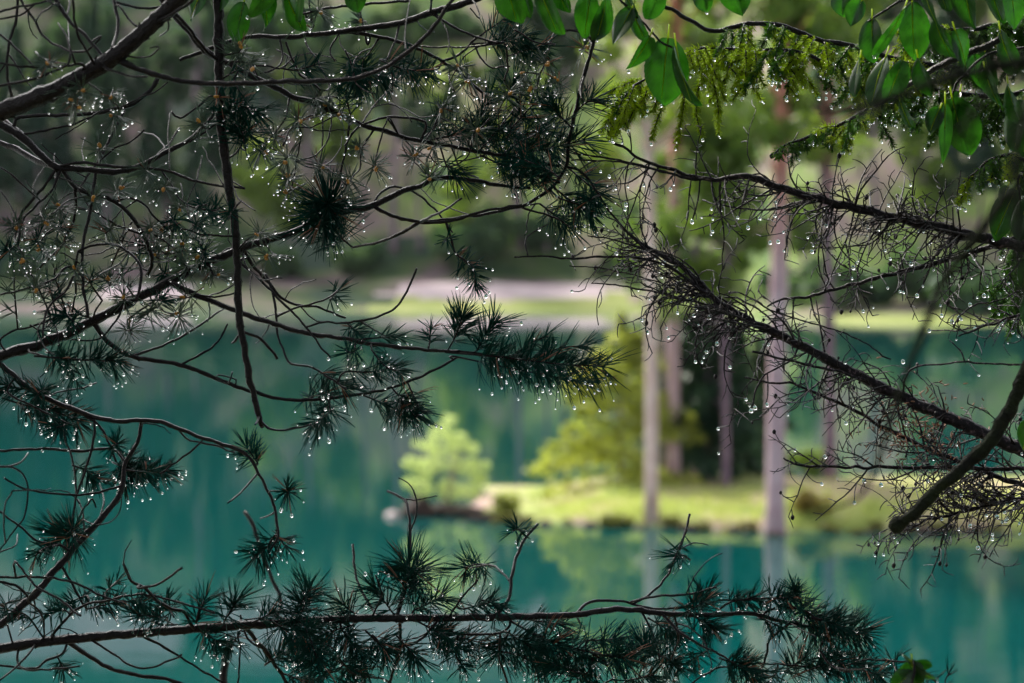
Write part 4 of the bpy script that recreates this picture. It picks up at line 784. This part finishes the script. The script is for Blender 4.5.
def dead_twig(b, q, a, L, dens=1.0, w=None):
    n = max(4, int(L / 7)); k = rnd.uniform(-0.022, 0.022); L *= rnd.choice((0.5, 0.8, 1.0, 1.2)); P = []; x, y, d = q[0], q[1], q[2]; dd = rnd.uniform(-0.12, 0.12)
    w = w or min(q[3] * 0.6, rnd.uniform(1.5, 2.6))
    pts, rad, pix = [], [], []
    for i in range(n + 1):
        f = i / n; pts.append(pt(x, y, d + dd * f)); rad.append(max(0.38, w * (1 - 0.55 * f) * 0.5) * d * PX * rnd.uniform(0.85, 1.2)); pix.append((x, y, d + dd * f, w * (1 - .55 * f)))
        a += k * L / n + rnd.gauss(0, 0.10); x += math.cos(a) * L / n; y += math.sin(a) * L / n + 0.25
    mb = MB(); tube(mb, pts, rad, 5, bump=0.08)
    for i in range(1, n + 1):
        if rnd.random() > 0.72 * dens: continue
        p = pix[i]; sg = 1 if rnd.random() < .5 else -1; aa = math.atan2(pix[i][1] - pix[i - 1][1], pix[i][0] - pix[i - 1][0]) + sg * R(rnd.uniform(30, 75)); l = rnd.uniform(6, 24) * (1.15 - 0.5 * i / n); c = rnd.uniform(-0.03, 0.05)
        X, Y, tp = p[0], p[1], [pts[i]]; dz = rnd.uniform(-0.05, 0.05)
        for j in range(4):
            aa += c * l / 4 * 2 + rnd.gauss(0, 0.15); X += math.cos(aa) * l / 4; Y += math.sin(aa) * l / 4 + 0.2 * j; tp.append(pt(X, Y, p[2] + dz * (j + 1) / 4))
        r0 = 0.55 * p[2] * PX; tube(mb, tp, [r0 * 1.1, r0, r0 * 0.9, r0 * 0.85, r0 * 0.6], 4)
        z = rnd.random()
        if z < 0.06:
            s_ = rnd.uniform(1.3, 2.6) * p[2] * PX; e = tp[-1]; tube(mb, [e + Vector((0, 0, s_ * 1.2)), e + Vector((s_ * .1, 0, s_ * 0.4)), e + Vector((0, 0, -s_ * 0.5)), e + Vector((0, 0, -s_ * 1.2))], [s_ * 0.3, s_ * 0.95, s_ * 0.85, s_ * 0.25], 7, bump=0.12)
        elif z < 0.19 and Y > p[1]:
            sz = rnd.uniform(1.0, 1.8) * p[2] * PX; DROPS.append((tp[-1] + Vector((0, 0, -sz * 0.8)), sz, b))
    mb.build('twig', M['dead'], b.t); b.curves.append(pix)
    return pix
R1 = dead_bough('knobbly dead spruce bough sloping down to the right, upper of the long ones', [(1345, 330), (1120, 268), (1024, 247), (980, 238), (930, 226), (880, 214), (820, 200), (780, 188), (747, 176), (725, 178), (700, 178), (650, 162), (606, 137)], 14, 2.4, 3.0, 3.06, 44, (30, 75), -1, spread=(40, 95))
for P, w0, w1 in [([(705, 180), (690, 179), (665, 172), (640, 165), (600, 157), (574, 153)], 3.4, 1.8), ([(712, 181), (680, 176), (655, 170), (620, 162), (572, 160)], 3.2, 1.6), ([(600, 160), (588, 163), (580, 170)], 1.6, 1.2), ([(650, 168), (630, 182), (618, 184)], 2, 1.4), ([(745, 177), (760, 174), (770, 180)], 2, 1.4), ([(628, 163), (625, 185), (628, 205), (627, 235)], 1.6, 1.2),
                  ([(812, 198), (790, 205), (760, 210), (720, 205), (702, 200)], 3, 1.6), ([(750, 182), (745, 200), (735, 225)], 2, 1.4), ([(700, 180), (698, 200), (692, 222)], 2.2, 1.5)]:
    curve(R1, P, w0, w1)
for k in range(38):
    q = (rnd.uniform(770, 1010), 0, 0, 4); i = min(range(len(R1.curves[0])), key=lambda j: abs(R1.curves[0][j][0] - q[0])); q = R1.curves[0][i]
    dead_twig(R1, q, R(rnd.uniform(110, 200)), rnd.uniform(50, 110), 0.9)
for k in range(24):
    q = min(R1.curves[0], key=lambda c: abs(c[0] - rnd.uniform(800, 960))); dead_twig(R1, q, R(rnd.uniform(215, 300)), rnd.uniform(25, 70), 1.0)
R2 = dead_bough('thick knobbly dead spruce bough running down to the right edge, lower of the long ones', [(1345, 560), (1120, 486), (1030, 452), (1000, 441), (960, 422), (920, 405), (870, 381), (820, 356), (780, 336), (740, 315), (712, 297), (690, 272), (660, 255), (636, 240), (620, 226)], 17, 2.2, 3.0, 3.08, 46, (25, 75))
for P, w0, w1 in [([(705, 292), (670, 268), (640, 258), (600, 257), (570, 259), (545, 256), (514, 257)], 3.4, 1.6), ([(740, 316), (700, 303), (660, 293), (620, 286), (592, 283)], 3, 1.4), ([(745, 312), (715, 296), (690, 288), (655, 272), (625, 262)], 3, 1.4), ([(530, 256), (525, 240), (535, 231), (548, 224)], 1.8, 1.4), ([(700, 290), (680, 262), (650, 252), (615, 240), (588, 236)], 2.6, 1.4),
                  ([(720, 300), (690, 294), (650, 280), (600, 268), (570, 266)], 2.6, 1.2), ([(870, 381), (835, 371), (790, 361), (753, 351)], 3, 2.2), ([(800, 347), (790, 361), (765, 375), (755, 392), (752, 408)], 2.4, 1.6), ([(768, 372), (768, 390), (766, 404)], 1.6, 1.2),
                  ([(902, 398), (906, 376), (915, 367), (940, 365), (965, 362), (990, 364), (1022, 365)], 3.4, 2), ([(965, 362), (960, 350), (950, 340)], 2, 1.4), ([(720, 300), (735, 330), (716, 335), (695, 358)], 2, 1.3), ([(890, 360), (860, 340), (835, 330), (800, 320), (770, 312)], 2.6, 1.6), ([(780, 335), (770, 318), (750, 305), (738, 298), (725, 297)], 2.4, 1.6)]:
    curve(R2, P, w0, w1)
for k in range(52):
    q = rnd.choice([c for c in R2.curves[0] if 636 < c[0] < 775]); dead_twig(R2, q, R(rnd.uniform(140, 205)), rnd.uniform(35, 100), 1.15)
for k in range(26):
    q = rnd.choice([c for c in R2.curves[0] if 760 < c[0] < 1010]); dead_twig(R2, q, R(rnd.uniform(95, 170)), rnd.uniform(35, 85), 0.9)
R3 = dead_bough('thin dead spruce bough with drooping twigs between the two long dead boughs', [(1345, 160), (1200, 190), (1060, 226), (1024, 236), (980, 250), (930, 265), (880, 277), (840, 288), (810, 296), (780, 300), (768, 306)], 8, 1.8, 3.04, 3.08, 26, (20, 60), -1, spread=(40, 100))
R4 = dead_bough('dead spruce bough pointing left along the foot of the grassy island', [(1345, 488), (1260, 480), (1100, 472), (1024, 469), (960, 468), (900, 467), (850, 467), (810, 466), (790, 463), (783, 457)], 6, 1.8, 3.06, 3.04, 24, (20, 60), None)
R5 = dead_bough('fine-twigged dead spruce bough with pink lichen just above the water gap at the right', [(1345, 620), (1200, 560), (1060, 500), (980, 470), (930, 450), (880, 425), (850, 408), (815, 392), (790, 383), (765, 382), (745, 376)], 6, 1.6, 3.1, 3.12, 40, (20, 60), None, dens=1.2)
R6 = dead_bough('short dead spruce twig spray hung with drops at the right edge', [(1345, 190), (1200, 250), (1060, 300), (1024, 312), (1000, 322), (975, 330), (958, 336)], 5, 1.6, 2.97, 2.99, 14, (15, 40), None)
for P, w0, w1 in [([(1030, 285), (1000, 300), (975, 305), (958, 318), (952, 328)], 2.6, 1.4), ([(1020, 318), (985, 318), (944, 303)], 2, 1.2), ([(1005, 320), (960, 330), (930, 330)], 1.8, 1.2)]: curve(R6, P, w0, w1)
R7 = dead_bough('sagging dead spruce bough with dense twigs behind the mossy branch', [(1345, 500), (1120, 500), (1030, 498), (990, 505), (950, 515), (925, 521), (905, 530)], 7, 1.6, 3.1, 3.12, 40, (25, 70), None, dens=1.1)
for k in range(30):
    q = rnd.choice([c for c in R7.curves[0] if 900 < c[0] < 1040]); dead_twig(R7, q, R(rnd.choice((rnd.uniform(150, 215), rnd.uniform(200, 280)))), rnd.uniform(30, 80), 1.0)
# dry orange-brown needles still hanging in the twigs
mb = MB()
for i in range(300):
    x, y = rnd.gauss(922, 26), rnd.gauss(428, 20); base = pt(x, y, 3.1 + rnd.gauss(0, 0.06)); ax = Vector((rnd.gauss(0, 1), rnd.gauss(0, 1), rnd.gauss(0, 1))).normalized()
    needles(mb, base, ax, rnd.uniform(5, 11) * 3.1 * PX, 0.8 * 3.1 * PX, 0, 0, 0.6)
mb.build('dry_needles', M['dry'], R5.t)

# ---------- mossy broken branch, and near branches out of focus
MS = Bough('mossy_branch', 'thick mossy dead branch ending in a round broken knob above the right shore', 'branch', 'moss')
curve(MS, [(1420, -140), (1290, -20), (1150, 150), (1060, 300), (1030, 365), (1010, 408), (990, 442), (962, 468), (935, 492), (915, 512), (903, 521), (896, 525)], 18, 11, 2.66, 2.7, 'limb', False)
mb = MB(); p0, p1 = pt(903, 520, 2.7), pt(891, 530, 2.7)
tube(mb, [p0, p0.lerp(p1, .35), p0.lerp(p1, .75), p1], [6 * 2.7 * PX, 8.6 * 2.7 * PX, 8.2 * 2.7 * PX, 4.5 * 2.7 * PX], 10, bump=0.12); mb.build('knob', M['moss'], MS.t)
NB = Bough('dead_branch', 'blurred dark bent twig in front of the lake, left of the mossy branch', 'twig', 'moss')
curve(NB, [(1010, 190), (985, 225), (960, 258), (940, 288), (928, 318), (918, 345), (908, 368), (890, 420), (875, 470), (855, 500), (815, 512)], 12, 3, 1.5, 1.6, 'limb', False)
curve(NB, [(938, 292), (930, 305), (918, 312)], 5, 2)
NC = Bough('dark_branch', 'broad blurred dark branch running behind the leaves at the upper right', 'branch', 'moss')
curve(NC, [(1200, 20), (1080, 48), (1000, 66), (950, 78), (900, 94), (860, 106), (820, 112)], 17, 9, 1.3, 1.35, 'limb', False)
for P, w0, w1 in [([(1040, 55), (990, 95), (960, 130)], 8, 4), ([(970, 72), (930, 48), (880, 30)], 8, 4), ([(1060, 50), (1020, 130), (1018, 220), (1024, 300)], 14, 10), ([(900, 94), (870, 115), (845, 112)], 8, 4), ([(1000, 66), (960, 20), (930, -20)], 9, 6)]: curve(NC, P, w0, w1)

# ------------------------------------------------------------------ living spruce boughs, top right
def spruce_shoot(b, P, d, new, nl=6.0, dense=1.0, droop=True):
    S = spline([(x, y, d + rnd.uniform(-.02, .02), 0) for x, y in P], 2.0); pts = [pt(*q[:3]) for q in S]; mb = MB()
    sc = d * PX; tube(mb, pts, [1.0 * sc * (1 - 0.5 * i / len(pts)) for i in range(len(pts))], 4, mi=1)
    for i in range(len(pts) - 1):
        ax = (pts[i + 1] - pts[i]).normalized()
        for j in range(int(10 * dense + rnd.random())):
            tip, dr = needles(mb, pts[i].lerp(pts[i + 1], rnd.random()), ax, nl * 1.15 * sc * (1 - 0.35 * (i / len(pts)) ** 3), 0.42 * sc, 0, R(35), R(75), sag=0.05)
    if rnd.random() < 0.75:
        s_ = rnd.uniform(1.0, 1.9) * sc; DROPS.append((pts[-1] + (pts[-1] - pts[-2]).normalized() * nl * sc * 0.5 + Vector((0, 0, -s_)), s_, b))
    for _ in range(2):
        if rnd.random() < 0.6: DROPS.append((rnd.choice(pts) + Vector((rnd.gauss(0, 1), 0, -2.5)) * 1.6 * sc, rnd.uniform(0.7, 1.2) * sc, b))
    mb.build('shoot', [M['spruce_new' if new else 'spruce'], M['twig']], b.t)
def spray(b, S, d, lens, newp, step=9, down=True, nl=6.0, jit=16):
    """shoots hanging from the stem S"""
    i = 2; side = 1
    while i < len(S) - 1:
        q = S[i]; L = rnd.uniform(*lens) * rnd.choice((0.5, 0.8, 1.0, 1.15)); a = R(rnd.uniform(80, 135)) if rnd.random() < 0.6 else R(rnd.uniform(10, 190))
        x, y = q[0], q[1]; P = [(x, y)]; k = rnd.uniform(-0.25, 0.25)
        for j in range(4): x += math.cos(a) * L / 4; y += math.sin(a) * L / 4; a += k * 0.3 + 0.12 * (R(90) - a); P.append((x, y))
        new = rnd.random() < newp; spruce_shoot(b, P, q[2] + rnd.uniform(-.08, .08), new, nl)
        if L > 26 and rnd.random() < 0.75:
            for f in (1, 2, 3):
                px, py = P[f]; s_ = rnd.choice((-1, 1)); l2 = L * rnd.uniform(0.25, 0.45); aa = R(90) + s_ * R(rnd.uniform(20, 45))
                spruce_shoot(b, [(px, py), (px + math.cos(aa) * l2 * .5, py + math.sin(aa) * l2 * .5), (px + math.cos(aa) * l2, py + math.sin(aa) * l2 + 2)], q[2] + rnd.uniform(-.05, .05), new or rnd.random() < newp, nl * 0.9)
        i += max(1, int(step / 5 * rnd.uniform(0.7, 1.3)))
S1 = Bough('spruce_bough', 'fresh lime green spruce bough hanging in front of the bright slope, with drooping shoots', 'spruce bough', 'twig')
q1 = curve(S1, [(820, 60), (790, 50), (750, 52), (715, 48), (690, 52), (665, 68), (640, 82), (622, 96), (614, 110)], 4, 1.6, 3.04, 3.02, 'limb', False)
spray(S1, q1, 3.0, (26, 50), 0.85, 8)
for P in ([(642, 82), (632, 92), (618, 106), (610, 124)], [(648, 84), (645, 96), (634, 110), (628, 124)], [(652, 84), (656, 100), (652, 112)], [(668, 74), (664, 100), (656, 124), (652, 140)], [(680, 78), (684, 100), (680, 126), (676, 146)], [(700, 80), (696, 110), (702, 136)], [(712, 76), (718, 105), (718, 134)]): spruce_shoot(S1, P, 3.02, True, 6.5)
S2 = Bough('spruce_bough', 'dark green spruce bough behind the lime green shoots, reaching left from the leaves', 'spruce bough', 'twig')
q2 = curve(S2, [(960, 70), (900, 60), (860, 48), (820, 40), (780, 26), (745, 24), (715, 32), (690, 20), (668, 8), (650, 2)], 6, 4, 3.08, 3.05, 'limb', False)
spray(S2, [q for q in q2 if q[0] > 715], 3.06, (24, 62), 0.4, 7)
S3 = Bough('spruce_bough', 'small green spruce tip drooping over the dead boughs below the hanging leaves', 'spruce bough', 'twig')
q3 = curve(S3, [(1000, 40), (940, 66), (900, 90), (870, 108), (840, 124), (810, 136), (785, 146), (775, 153)], 7, 1.6, 2.8, 2.95, 'limb', False)
spray(S3, [q for q in q3 if q[0] < 935], 2.9, (14, 30), 0.3, 4, nl=6.5)
S4 = Bough('spruce_bough', 'thin green spruce spray dripping beside the right edge leaves', 'spruce bough', 'twig')
q4 = curve(S4, [(1100, 130), (1040, 160), (1010, 155), (990, 160), (975, 172), (964, 182)], 5, 1.6, 2.95, 3.0, 'limb', False)
spray(S4, q4, 2.98, (16, 30), 0.4, 6)
S5 = Bough('spruce_bough', 'shaded spruce bough in the dark upper right corner', 'spruce bough', 'twig')
q5 = curve(S5, [(1120, -30), (1040, 10), (1000, 24), (960, 30), (920, 26), (890, 34)], 7, 3, 3.1, 3.12, 'limb', False)
spray(S5, q5, 3.1, (30, 60), 0.1, 5)

S6 = Bough('spruce_bough', 'deeply shaded spruce bough crossing behind the upper right leaves', 'spruce bough', 'twig')
q6 = curve(S6, [(1140, 70), (1060, 84), (1000, 96), (950, 92), (905, 84), (870, 72)], 7, 3, 3.15, 3.15, 'limb', False)
spray(S6, q6, 3.1, (28, 60), 0.0, 4)
S7 = Bough('spruce_bough', 'dark spruce bough hanging down along the right edge behind the leaves', 'spruce bough', 'twig')
q7 = curve(S7, [(1120, 60), (1060, 110), (1034, 170), (1022, 240), (1016, 300)], 7, 3, 3.15, 3.15, 'limb', False)
spray(S7, q7, 3.1, (24, 56), 0.0, 5)
# ------------------------------------------------------------------ broad leaves
def leaf_mesh(L, W, fold, curl, seed):
    """ovate toothed leaf, pleated along its side veins, base at the origin, tip along +Y"""
    r_ = random.Random(seed); nu, nv = 26, 10; vs = []; fs = []
    for i in range(nu + 1):
        u = i / nu; wd = W * 0.5 * (math.sin(math.pi * min(1, u * 0.97 + 0.02) ** 0.78)) ** 0.8 * (1 - 0.12 * u)
        tooth = 1 + 0.05 * ((i * 0.5) % 1.0 - 0.4)
        for j in range(-nv // 2, nv // 2 + 1):
            v = j / (nv / 2); x = v * wd * (tooth if abs(v) > 0.9 else 1); y = L * (u - 0.10 * abs(v) ** 1.5 * math.sin(math.pi * u) * 0 ) + 0.10 * L * abs(v) * math.sin(math.pi * u)
            pl = 0.016 * W * math.sin(2 * math.pi * (u * 8.5 - abs(v) * 2.0)) * min(1, abs(v) * 3) * (1 - abs(v) * 0.5)
            z = abs(v) * wd * math.tan(fold) + pl - curl * L * u * u + 0.10 * W * math.sin(4 * u + seed) * v * abs(v) - 0.10 * W * (abs(v) ** 3) * math.sin(math.pi * u)
            x += 0.06 * W * math.sin(2.2 * u + seed * 1.7)
            vs.append((x, y, z))
    k = nv + 1
    for i in range(nu):
        for j in range(nv): fs.append((i * k + j, i * k + j + 1, (i + 1) * k + j + 1, (i + 1) * k + j))
    return vs, fs
def leaf(b, bx, by, tx, ty, wpx, d, yaw=0.0, fold=12, curl=0.12, dtip=0.0):
    """leaf from its stalk end (bx, by) to its tip (tx, ty); yaw turns the blade round its own axis"""
    p0, p1 = pt(bx, by, d), pt(tx, ty, d + dtip); ax = p1 - p0; L = ax.length; ax.normalize()
    toc = (CP - p0).normalized(); n = (toc - ax * toc.dot(ax)).normalized(); x = ax.cross(n)
    from mathutils import Matrix
    rot = Matrix.Rotation(R(yaw), 3, ax); n = rot @ n; x = rot @ x
    vs, fs = leaf_mesh(L, wpx * d * PX * rnd.uniform(0.8, 1.0), R(fold + rnd.uniform(-4, 16)), curl + rnd.uniform(-0.05, 0.15), rnd.randint(0, 9999))
    mb = MB(); mb.add([p0 + x * v[0] + ax * v[1] + n * v[2] for v in vs], fs)
    o = mb.build('leaf', M['leaf'], b.t)
    uvl = o.data.uv_layers.new(name='UVMap')
    for lp in o.data.loops:
        i_ = lp.vertex_index; uvl.data[lp.index].uv = ((i_ % 11) / 10.0, (i_ // 11) / 26.0)
    # stalk and midrib
    ms = MB(); base = p0 - ax * L * 0.16 + Vector((0, 0, L * 0.05))
    tube(ms, [base, p0, p0 + ax * L * 0.4 - n * 0.0008, p0 + ax * L * 0.9 - n * (curl * L * 0.81) - n * 0.0005], [0.9 * d * PX, 0.8 * d * PX, 0.6 * d * PX, 0.25 * d * PX], 4)
    ms.build('stalk', M['spruce_new'], o)
    if rnd.random() < 0.5:
        s_ = rnd.uniform(1.1, 1.8) * d * PX; DROPS.append((p1 - n * curl * L + Vector((0, 0, -s_ * 0.8)), s_, b))
L1 = Bough('leafy_twig', 'green hazel leaves hanging from the top edge beside the bare hanging branch', 'leafy twig', 'twig')
curve(L1, [(120, -25), (180, -12), (240, -8), (300, -6), (360, -16), (400, -40)], 3, 2, 2.85, 2.85, 'limb', False)
for a_ in [(244, 2, 234, 42, 30, 8), (205, -14, 186, 18, 30, 60), (225, -18, 212, 14, 34, 50), (262, -14, 272, 28, 30, -58), (284, -12, 299, 32, 32, 46), (302, -20, 300, 22, 30, -64), (352, -18, 358, 12, 30, 20), (275, -16, 250, 18, 32, -40)]: leaf(L1, *a_[:5], 2.85 + rnd.uniform(-.04, .04), a_[5])
L2 = Bough('leafy_twig', 'cluster of green leaves hanging at the top centre, some glowing and some dark', 'leafy twig', 'twig')
curve(L2, [(480, -40), (540, -22), (600, -14), (640, 20), (660, 40), (672, 48)], 3, 2, 2.84, 2.82, 'limb', False)
for a_ in [(506, -22, 514, 24, 40, 35), (520, -18, 530, 18, 36, 62), (538, -20, 553, 36, 46, 48), (556, -24, 562, 14, 34, 64), (590, -6, 586, 38, 36, -20), (606, -8, 602, 40, 44, -60), (632, 8, 612, 44, 34, 50), (628, -4, 640, 42, 40, 60), (668, 38, 660, 104, 54, 8), (676, 46, 686, 108, 34, 65), (650, 36, 632, 72, 32, -50), (700, -22, 704, 12, 36, 40), (733, -26, 741, 16, 40, 15), (660, -10, 650, 20, 40, -40)]:
    leaf(L2, *a_[:5], 2.82 + rnd.uniform(-.04, .04), a_[5])
L3 = Bough('leafy_twig', 'group of large green leaves hanging in the dark upper right, one bright yellow-green', 'leafy twig', 'twig')
curve(L3, [(1060, -30), (1000, -12), (950, -4), (905, 0), (880, 14), (868, 22)], 4, 2, 2.82, 2.8, 'limb', False)
for a_ in [(912, 2, 913, 60, 40, 12), (905, 6, 880, 58, 28, -60), (872, 18, 872, 62, 30, 25), (862, 0, 850, 26, 26, 20), (886, 56, 866, 104, 38, 55), (902, 60, 888, 104, 34, -20), (965, -20, 968, 28, 44, 40), (990, -16, 998, 24, 44, 55), (918, 58, 930, 98, 38, 65), (1010, -14, 1018, 30, 36, -40), (940, -14, 944, 12, 30, 50), (845, -12, 840, 16, 30, 30), (935, 20, 948, 62, 36, 62), (955, 30, 972, 70, 34, -64), (925, -8, 934, 30, 32, 66), (1000, 30, 1010, 74, 38, 60), (860, 58, 852, 96, 30, 66), (985, 70, 996, 112, 36, 64), (1008, 84, 1016, 124, 34, 60), (900, 100, 908, 130, 30, 62)]:
    leaf(L3, *a_[:5], 2.80 + rnd.uniform(-.05, .05), a_[5])
L4 = Bough('leafy_twig', 'lower group of drooping green leaves between the dead boughs and the right edge', 'leafy twig', 'twig')
curve(L4, [(1080, 40), (1020, 48), (985, 56), (960, 80), (948, 104), (942, 112)], 3, 2, 2.84, 2.86, 'limb', False)
for a_ in [(952, 98, 966, 156, 48, 20), (945, 104, 945, 164, 20, -30), (940, 108, 928, 132, 26, 30), (985, 52, 990, 96, 42, 55), (974, 54, 978, 82, 24, -30), (960, 92, 952, 130, 30, 65), (1010, 52, 1014, 76, 30, 50)]: leaf(L4, *a_[:5], 2.86 + rnd.uniform(-.03, .03), a_[5])
L5 = Bough('leafy_twig', 'green leaves along the right picture edge with one bright lobed leaf', 'leafy twig', 'twig')
curve(L5, [(1090, 60), (1050, 100), (1030, 160), (1018, 185), (1030, 240), (1034, 300)], 3, 2, 2.9, 2.92, 'limb', False)
for a_ in [(1024, 100, 1010, 150, 40, 45), (1030, 108, 1022, 156, 30, 10), (1016, 190, 992, 238, 36, 15), (1008, 186, 1000, 206, 24, 60), (1030, 196, 1014, 238, 40, 50), (1032, 256, 1020, 290, 24, 20), (1034, 280, 1022, 324, 26, 50), (1032, 420, 1020, 452, 26, 30)]: leaf(L5, *a_[:5], 2.9 + rnd.uniform(-.03, .03), a_[5])
L6 = Bough('leafy_twig', 'blurred dark green leaf sprig poking up at the bottom edge right of the needles', 'leafy twig', 'twig')
curve(L6, [(900, 740), (910, 700), (914, 672), (912, 660)], 4, 2, 2.5, 2.52, 'limb', False)
for a_ in [(912, 662, 932, 668, 16, 40), (914, 672, 890, 690, 24, 10), (914, 668, 936, 684, 18, 60), (912, 660, 916, 690, 30, 15), (912, 664, 904, 654, 10, 50)]: leaf(L6, *a_[:5], 2.52, a_[5])

# loose larger drops the photo shows on their own
for x, y, b in [(626, 205, R1), (692, 222, R1), (748, 228, R1), (664, 263, R2), (709, 318, R2), (717, 344, R2), (751, 411, R2), (755, 408, R2), (767, 405, R2), (795, 450, R4), (825, 457, R4), (864, 481, R4), (881, 485, R4), (903, 362, R2), (917, 296, R3), (911, 264, R3), (968, 252, R3), (984, 296, R6), (970, 305, R6), (952, 322, R6), (959, 318, R6), (975, 329, R6), (998, 331, R6), (978, 548, R7), (970, 526, R7), (1006, 521, R7), (997, 517, R7), (929, 331, R6), (826, 99, S2), (826, 226, R1), (812, 252, R3), (778, 242, R3), (770, 243, R3), (853, 268, R3)]:
    d = 3.0; DROPS.append((pt(x, y, d), rnd.uniform(1.7, 2.3) * d * PX, b))

# ------------------------------------------------------------------ raindrops
bmv, bmf = [], []
NS, NR = 12, 8
for i in range(NR + 1):
    t = math.pi * i / NR; z = math.cos(t); r = math.sin(t) * (1.0 if z < 0.2 else 1.0 - 0.28 * (z - 0.2)); z = z * (1.0 if z < 0 else 1.28)
    for k in range(NS): bmv.append(Vector((r * math.cos(6.2832 * k / NS), r * math.sin(6.2832 * k / NS), z)))
for i in range(NR):
    for k in range(NS): bmf.append((i * NS + k, i * NS + (k + 1) % NS, (i + 1) * NS + (k + 1) % NS, (i + 1) * NS + k))
DROPM = MB(); DROPM.add(bmv, bmf[::1]); DM = DROPM.mesh('water_drop', M['drop'])
import bmesh
bm = bmesh.new(); bm.from_mesh(DM); bmesh.ops.remove_doubles(bm, verts=bm.verts, dist=1e-5); bmesh.ops.recalc_face_normals(bm, faces=bm.faces); bm.to_mesh(DM); bm.free()
for p in DM.polygons: p.use_smooth = True
def pix_of(p):
    v = p - CP; d = v.dot(FWD); return 512 + v.x / d * F, 341.5 - v.dot(UPV) / d * F, d
IN = [(r / pix_of(p)[2], p, r, b) for p, r, b in DROPS if -3 < pix_of(p)[0] < 1027 and -3 < pix_of(p)[1] < 686]
IN.sort(key=lambda q: -q[0])
print('drops', len(IN))
for _, p, r, b in IN[:290]:
    o = bpy.data.objects.new('water_drop', DM); COL.objects.link(o); o.location = p; o.scale = (r, r, r * rnd.uniform(1.0, 1.2))
    tag(o, 'clear raindrop hanging on the ' + ' '.join(b.label.split()[:10]), 'raindrop', 'raindrops on the ' + ' '.join(b.label.split()[:10]))
rest = MB(); dv = [tuple(v.co) for v in DM.vertices]; df = [tuple(p.vertices) for p in DM.polygons]
for _, p, r, b in IN[290:]:
    rest.add([(p.x + v[0] * r, p.y + v[1] * r, p.z + v[2] * r) for v in dv], df)
if rest.n: tag(rest.build('raindrops', M['drop']), 'countless tiny bright raindrops on the pine needles', 'raindrops', kind='stuff')

# ------------------------------------------------------------------ the trees the boughs belong to, just outside the frame, crowns added for shade, and the wood behind
t = thing('pine_tree', 'dark pine trunk carrying the left needled boughs, with high unseen crown added for shade', 'tree', (-1.02, 3.0, 3.3))
mb = MB(); tube(mb, [Vector((0, 0, -0.3)), Vector((0.02, 0, 1.0)), Vector((-0.02, 0, 2.6)), Vector((0.05, 0, 4.4)), Vector((0.0, 0, 7))], [0.2, 0.16, 0.14, 0.12, 0.07], 12, bump=0.06); mb.build('trunk', M['bark'], t).matrix_parent_inverse.identity()
def shade_canopy(C0, half, n, size):  # unseen leaf clumps added to block sky and sun
    mb = MB(); C = []
    for k in range(46):
        c = C0 + Vector((rnd.uniform(-1, 1) * half.x, rnd.uniform(-1, 1) * half.y, rnd.uniform(-1, 1) * half.z)); rr = rnd.uniform(0.35, 0.8)
        for i in range(n // 46):
            v = rand_sphere(); C.append(c + Vector((v.x * rr, v.y * rr, v.z * rr * 0.4)))
    quads(mb, C, size, 0.4, aspect=0.35); return mb
shade_canopy(Vector((0.4, -0.9, 5.6)), Vector((2.2, 1.7, 0.9)), 7000, 0.11).build('crown', M['f_pine'], t, False).matrix_parent_inverse.identity()
shade_canopy(Vector((-1.45, 1.5, 4.75)), Vector((1.1, 1.2, 0.45)), 7000, 0.12).build('crown', M['f_pine'], t, False).matrix_parent_inverse.identity()  # added in the sun's path, out of view, to shade the left boughs
t = thing('spruce_tree', 'dark spruce trunk just outside the right edge that carries the dead boughs', 'tree', (1.12, 3.05, 3.2))
mb = MB(); tube(mb, [Vector((0, 0, -0.3)), Vector((0.0, 0, 1.5)), Vector((0.03, 0, 3.6)), Vector((0.0, 0, 7))], [0.2, 0.15, 0.13, 0.06], 12, bump=0.06); mb.build('trunk', M['bark'], t).matrix_parent_inverse.identity()
shade_canopy(Vector((0.6, -0.6, 5.9)), Vector((1.9, 1.6, 1.0)), 6000, 0.11).build('crown', M['f_dark'], t, False).matrix_parent_inverse.identity()
shade_canopy(Vector((-0.45, 1.4, 4.6)), Vector((0.3, 0.5, 0.25)), 3500, 0.11).build('crown', M['f_dark'], t, False).matrix_parent_inverse.identity()  # added out of view to dim the upper right corner
for x, y, s in ((-6.5, -3.5, .42), (-3, -6, .5), (0.5, -5, .46), (3.5, -6.5, .5), (6.5, -3, .44), (-9, 1.0, .42), (8.8, 1.5, .42), (-6, -9, .6), (5.5, -10, .6), (0, -11, .62)):
    cm, tm = rnd.choice(KINDS['dark']); t = thing('conifer_tree', 'dark conifer in the wood behind the photographer', 'tree', (x, y, z_near(x, y) - 1.2), 'conifers in the wood behind the photographer')
    t.scale = (s, s, s); t.rotation_euler.z = rnd.uniform(0, 6)
    for nme, me in (('trunk', tm), ('crown', cm)):
        o = bpy.data.objects.new(nme, me); COL.objects.link(o); o.parent = t
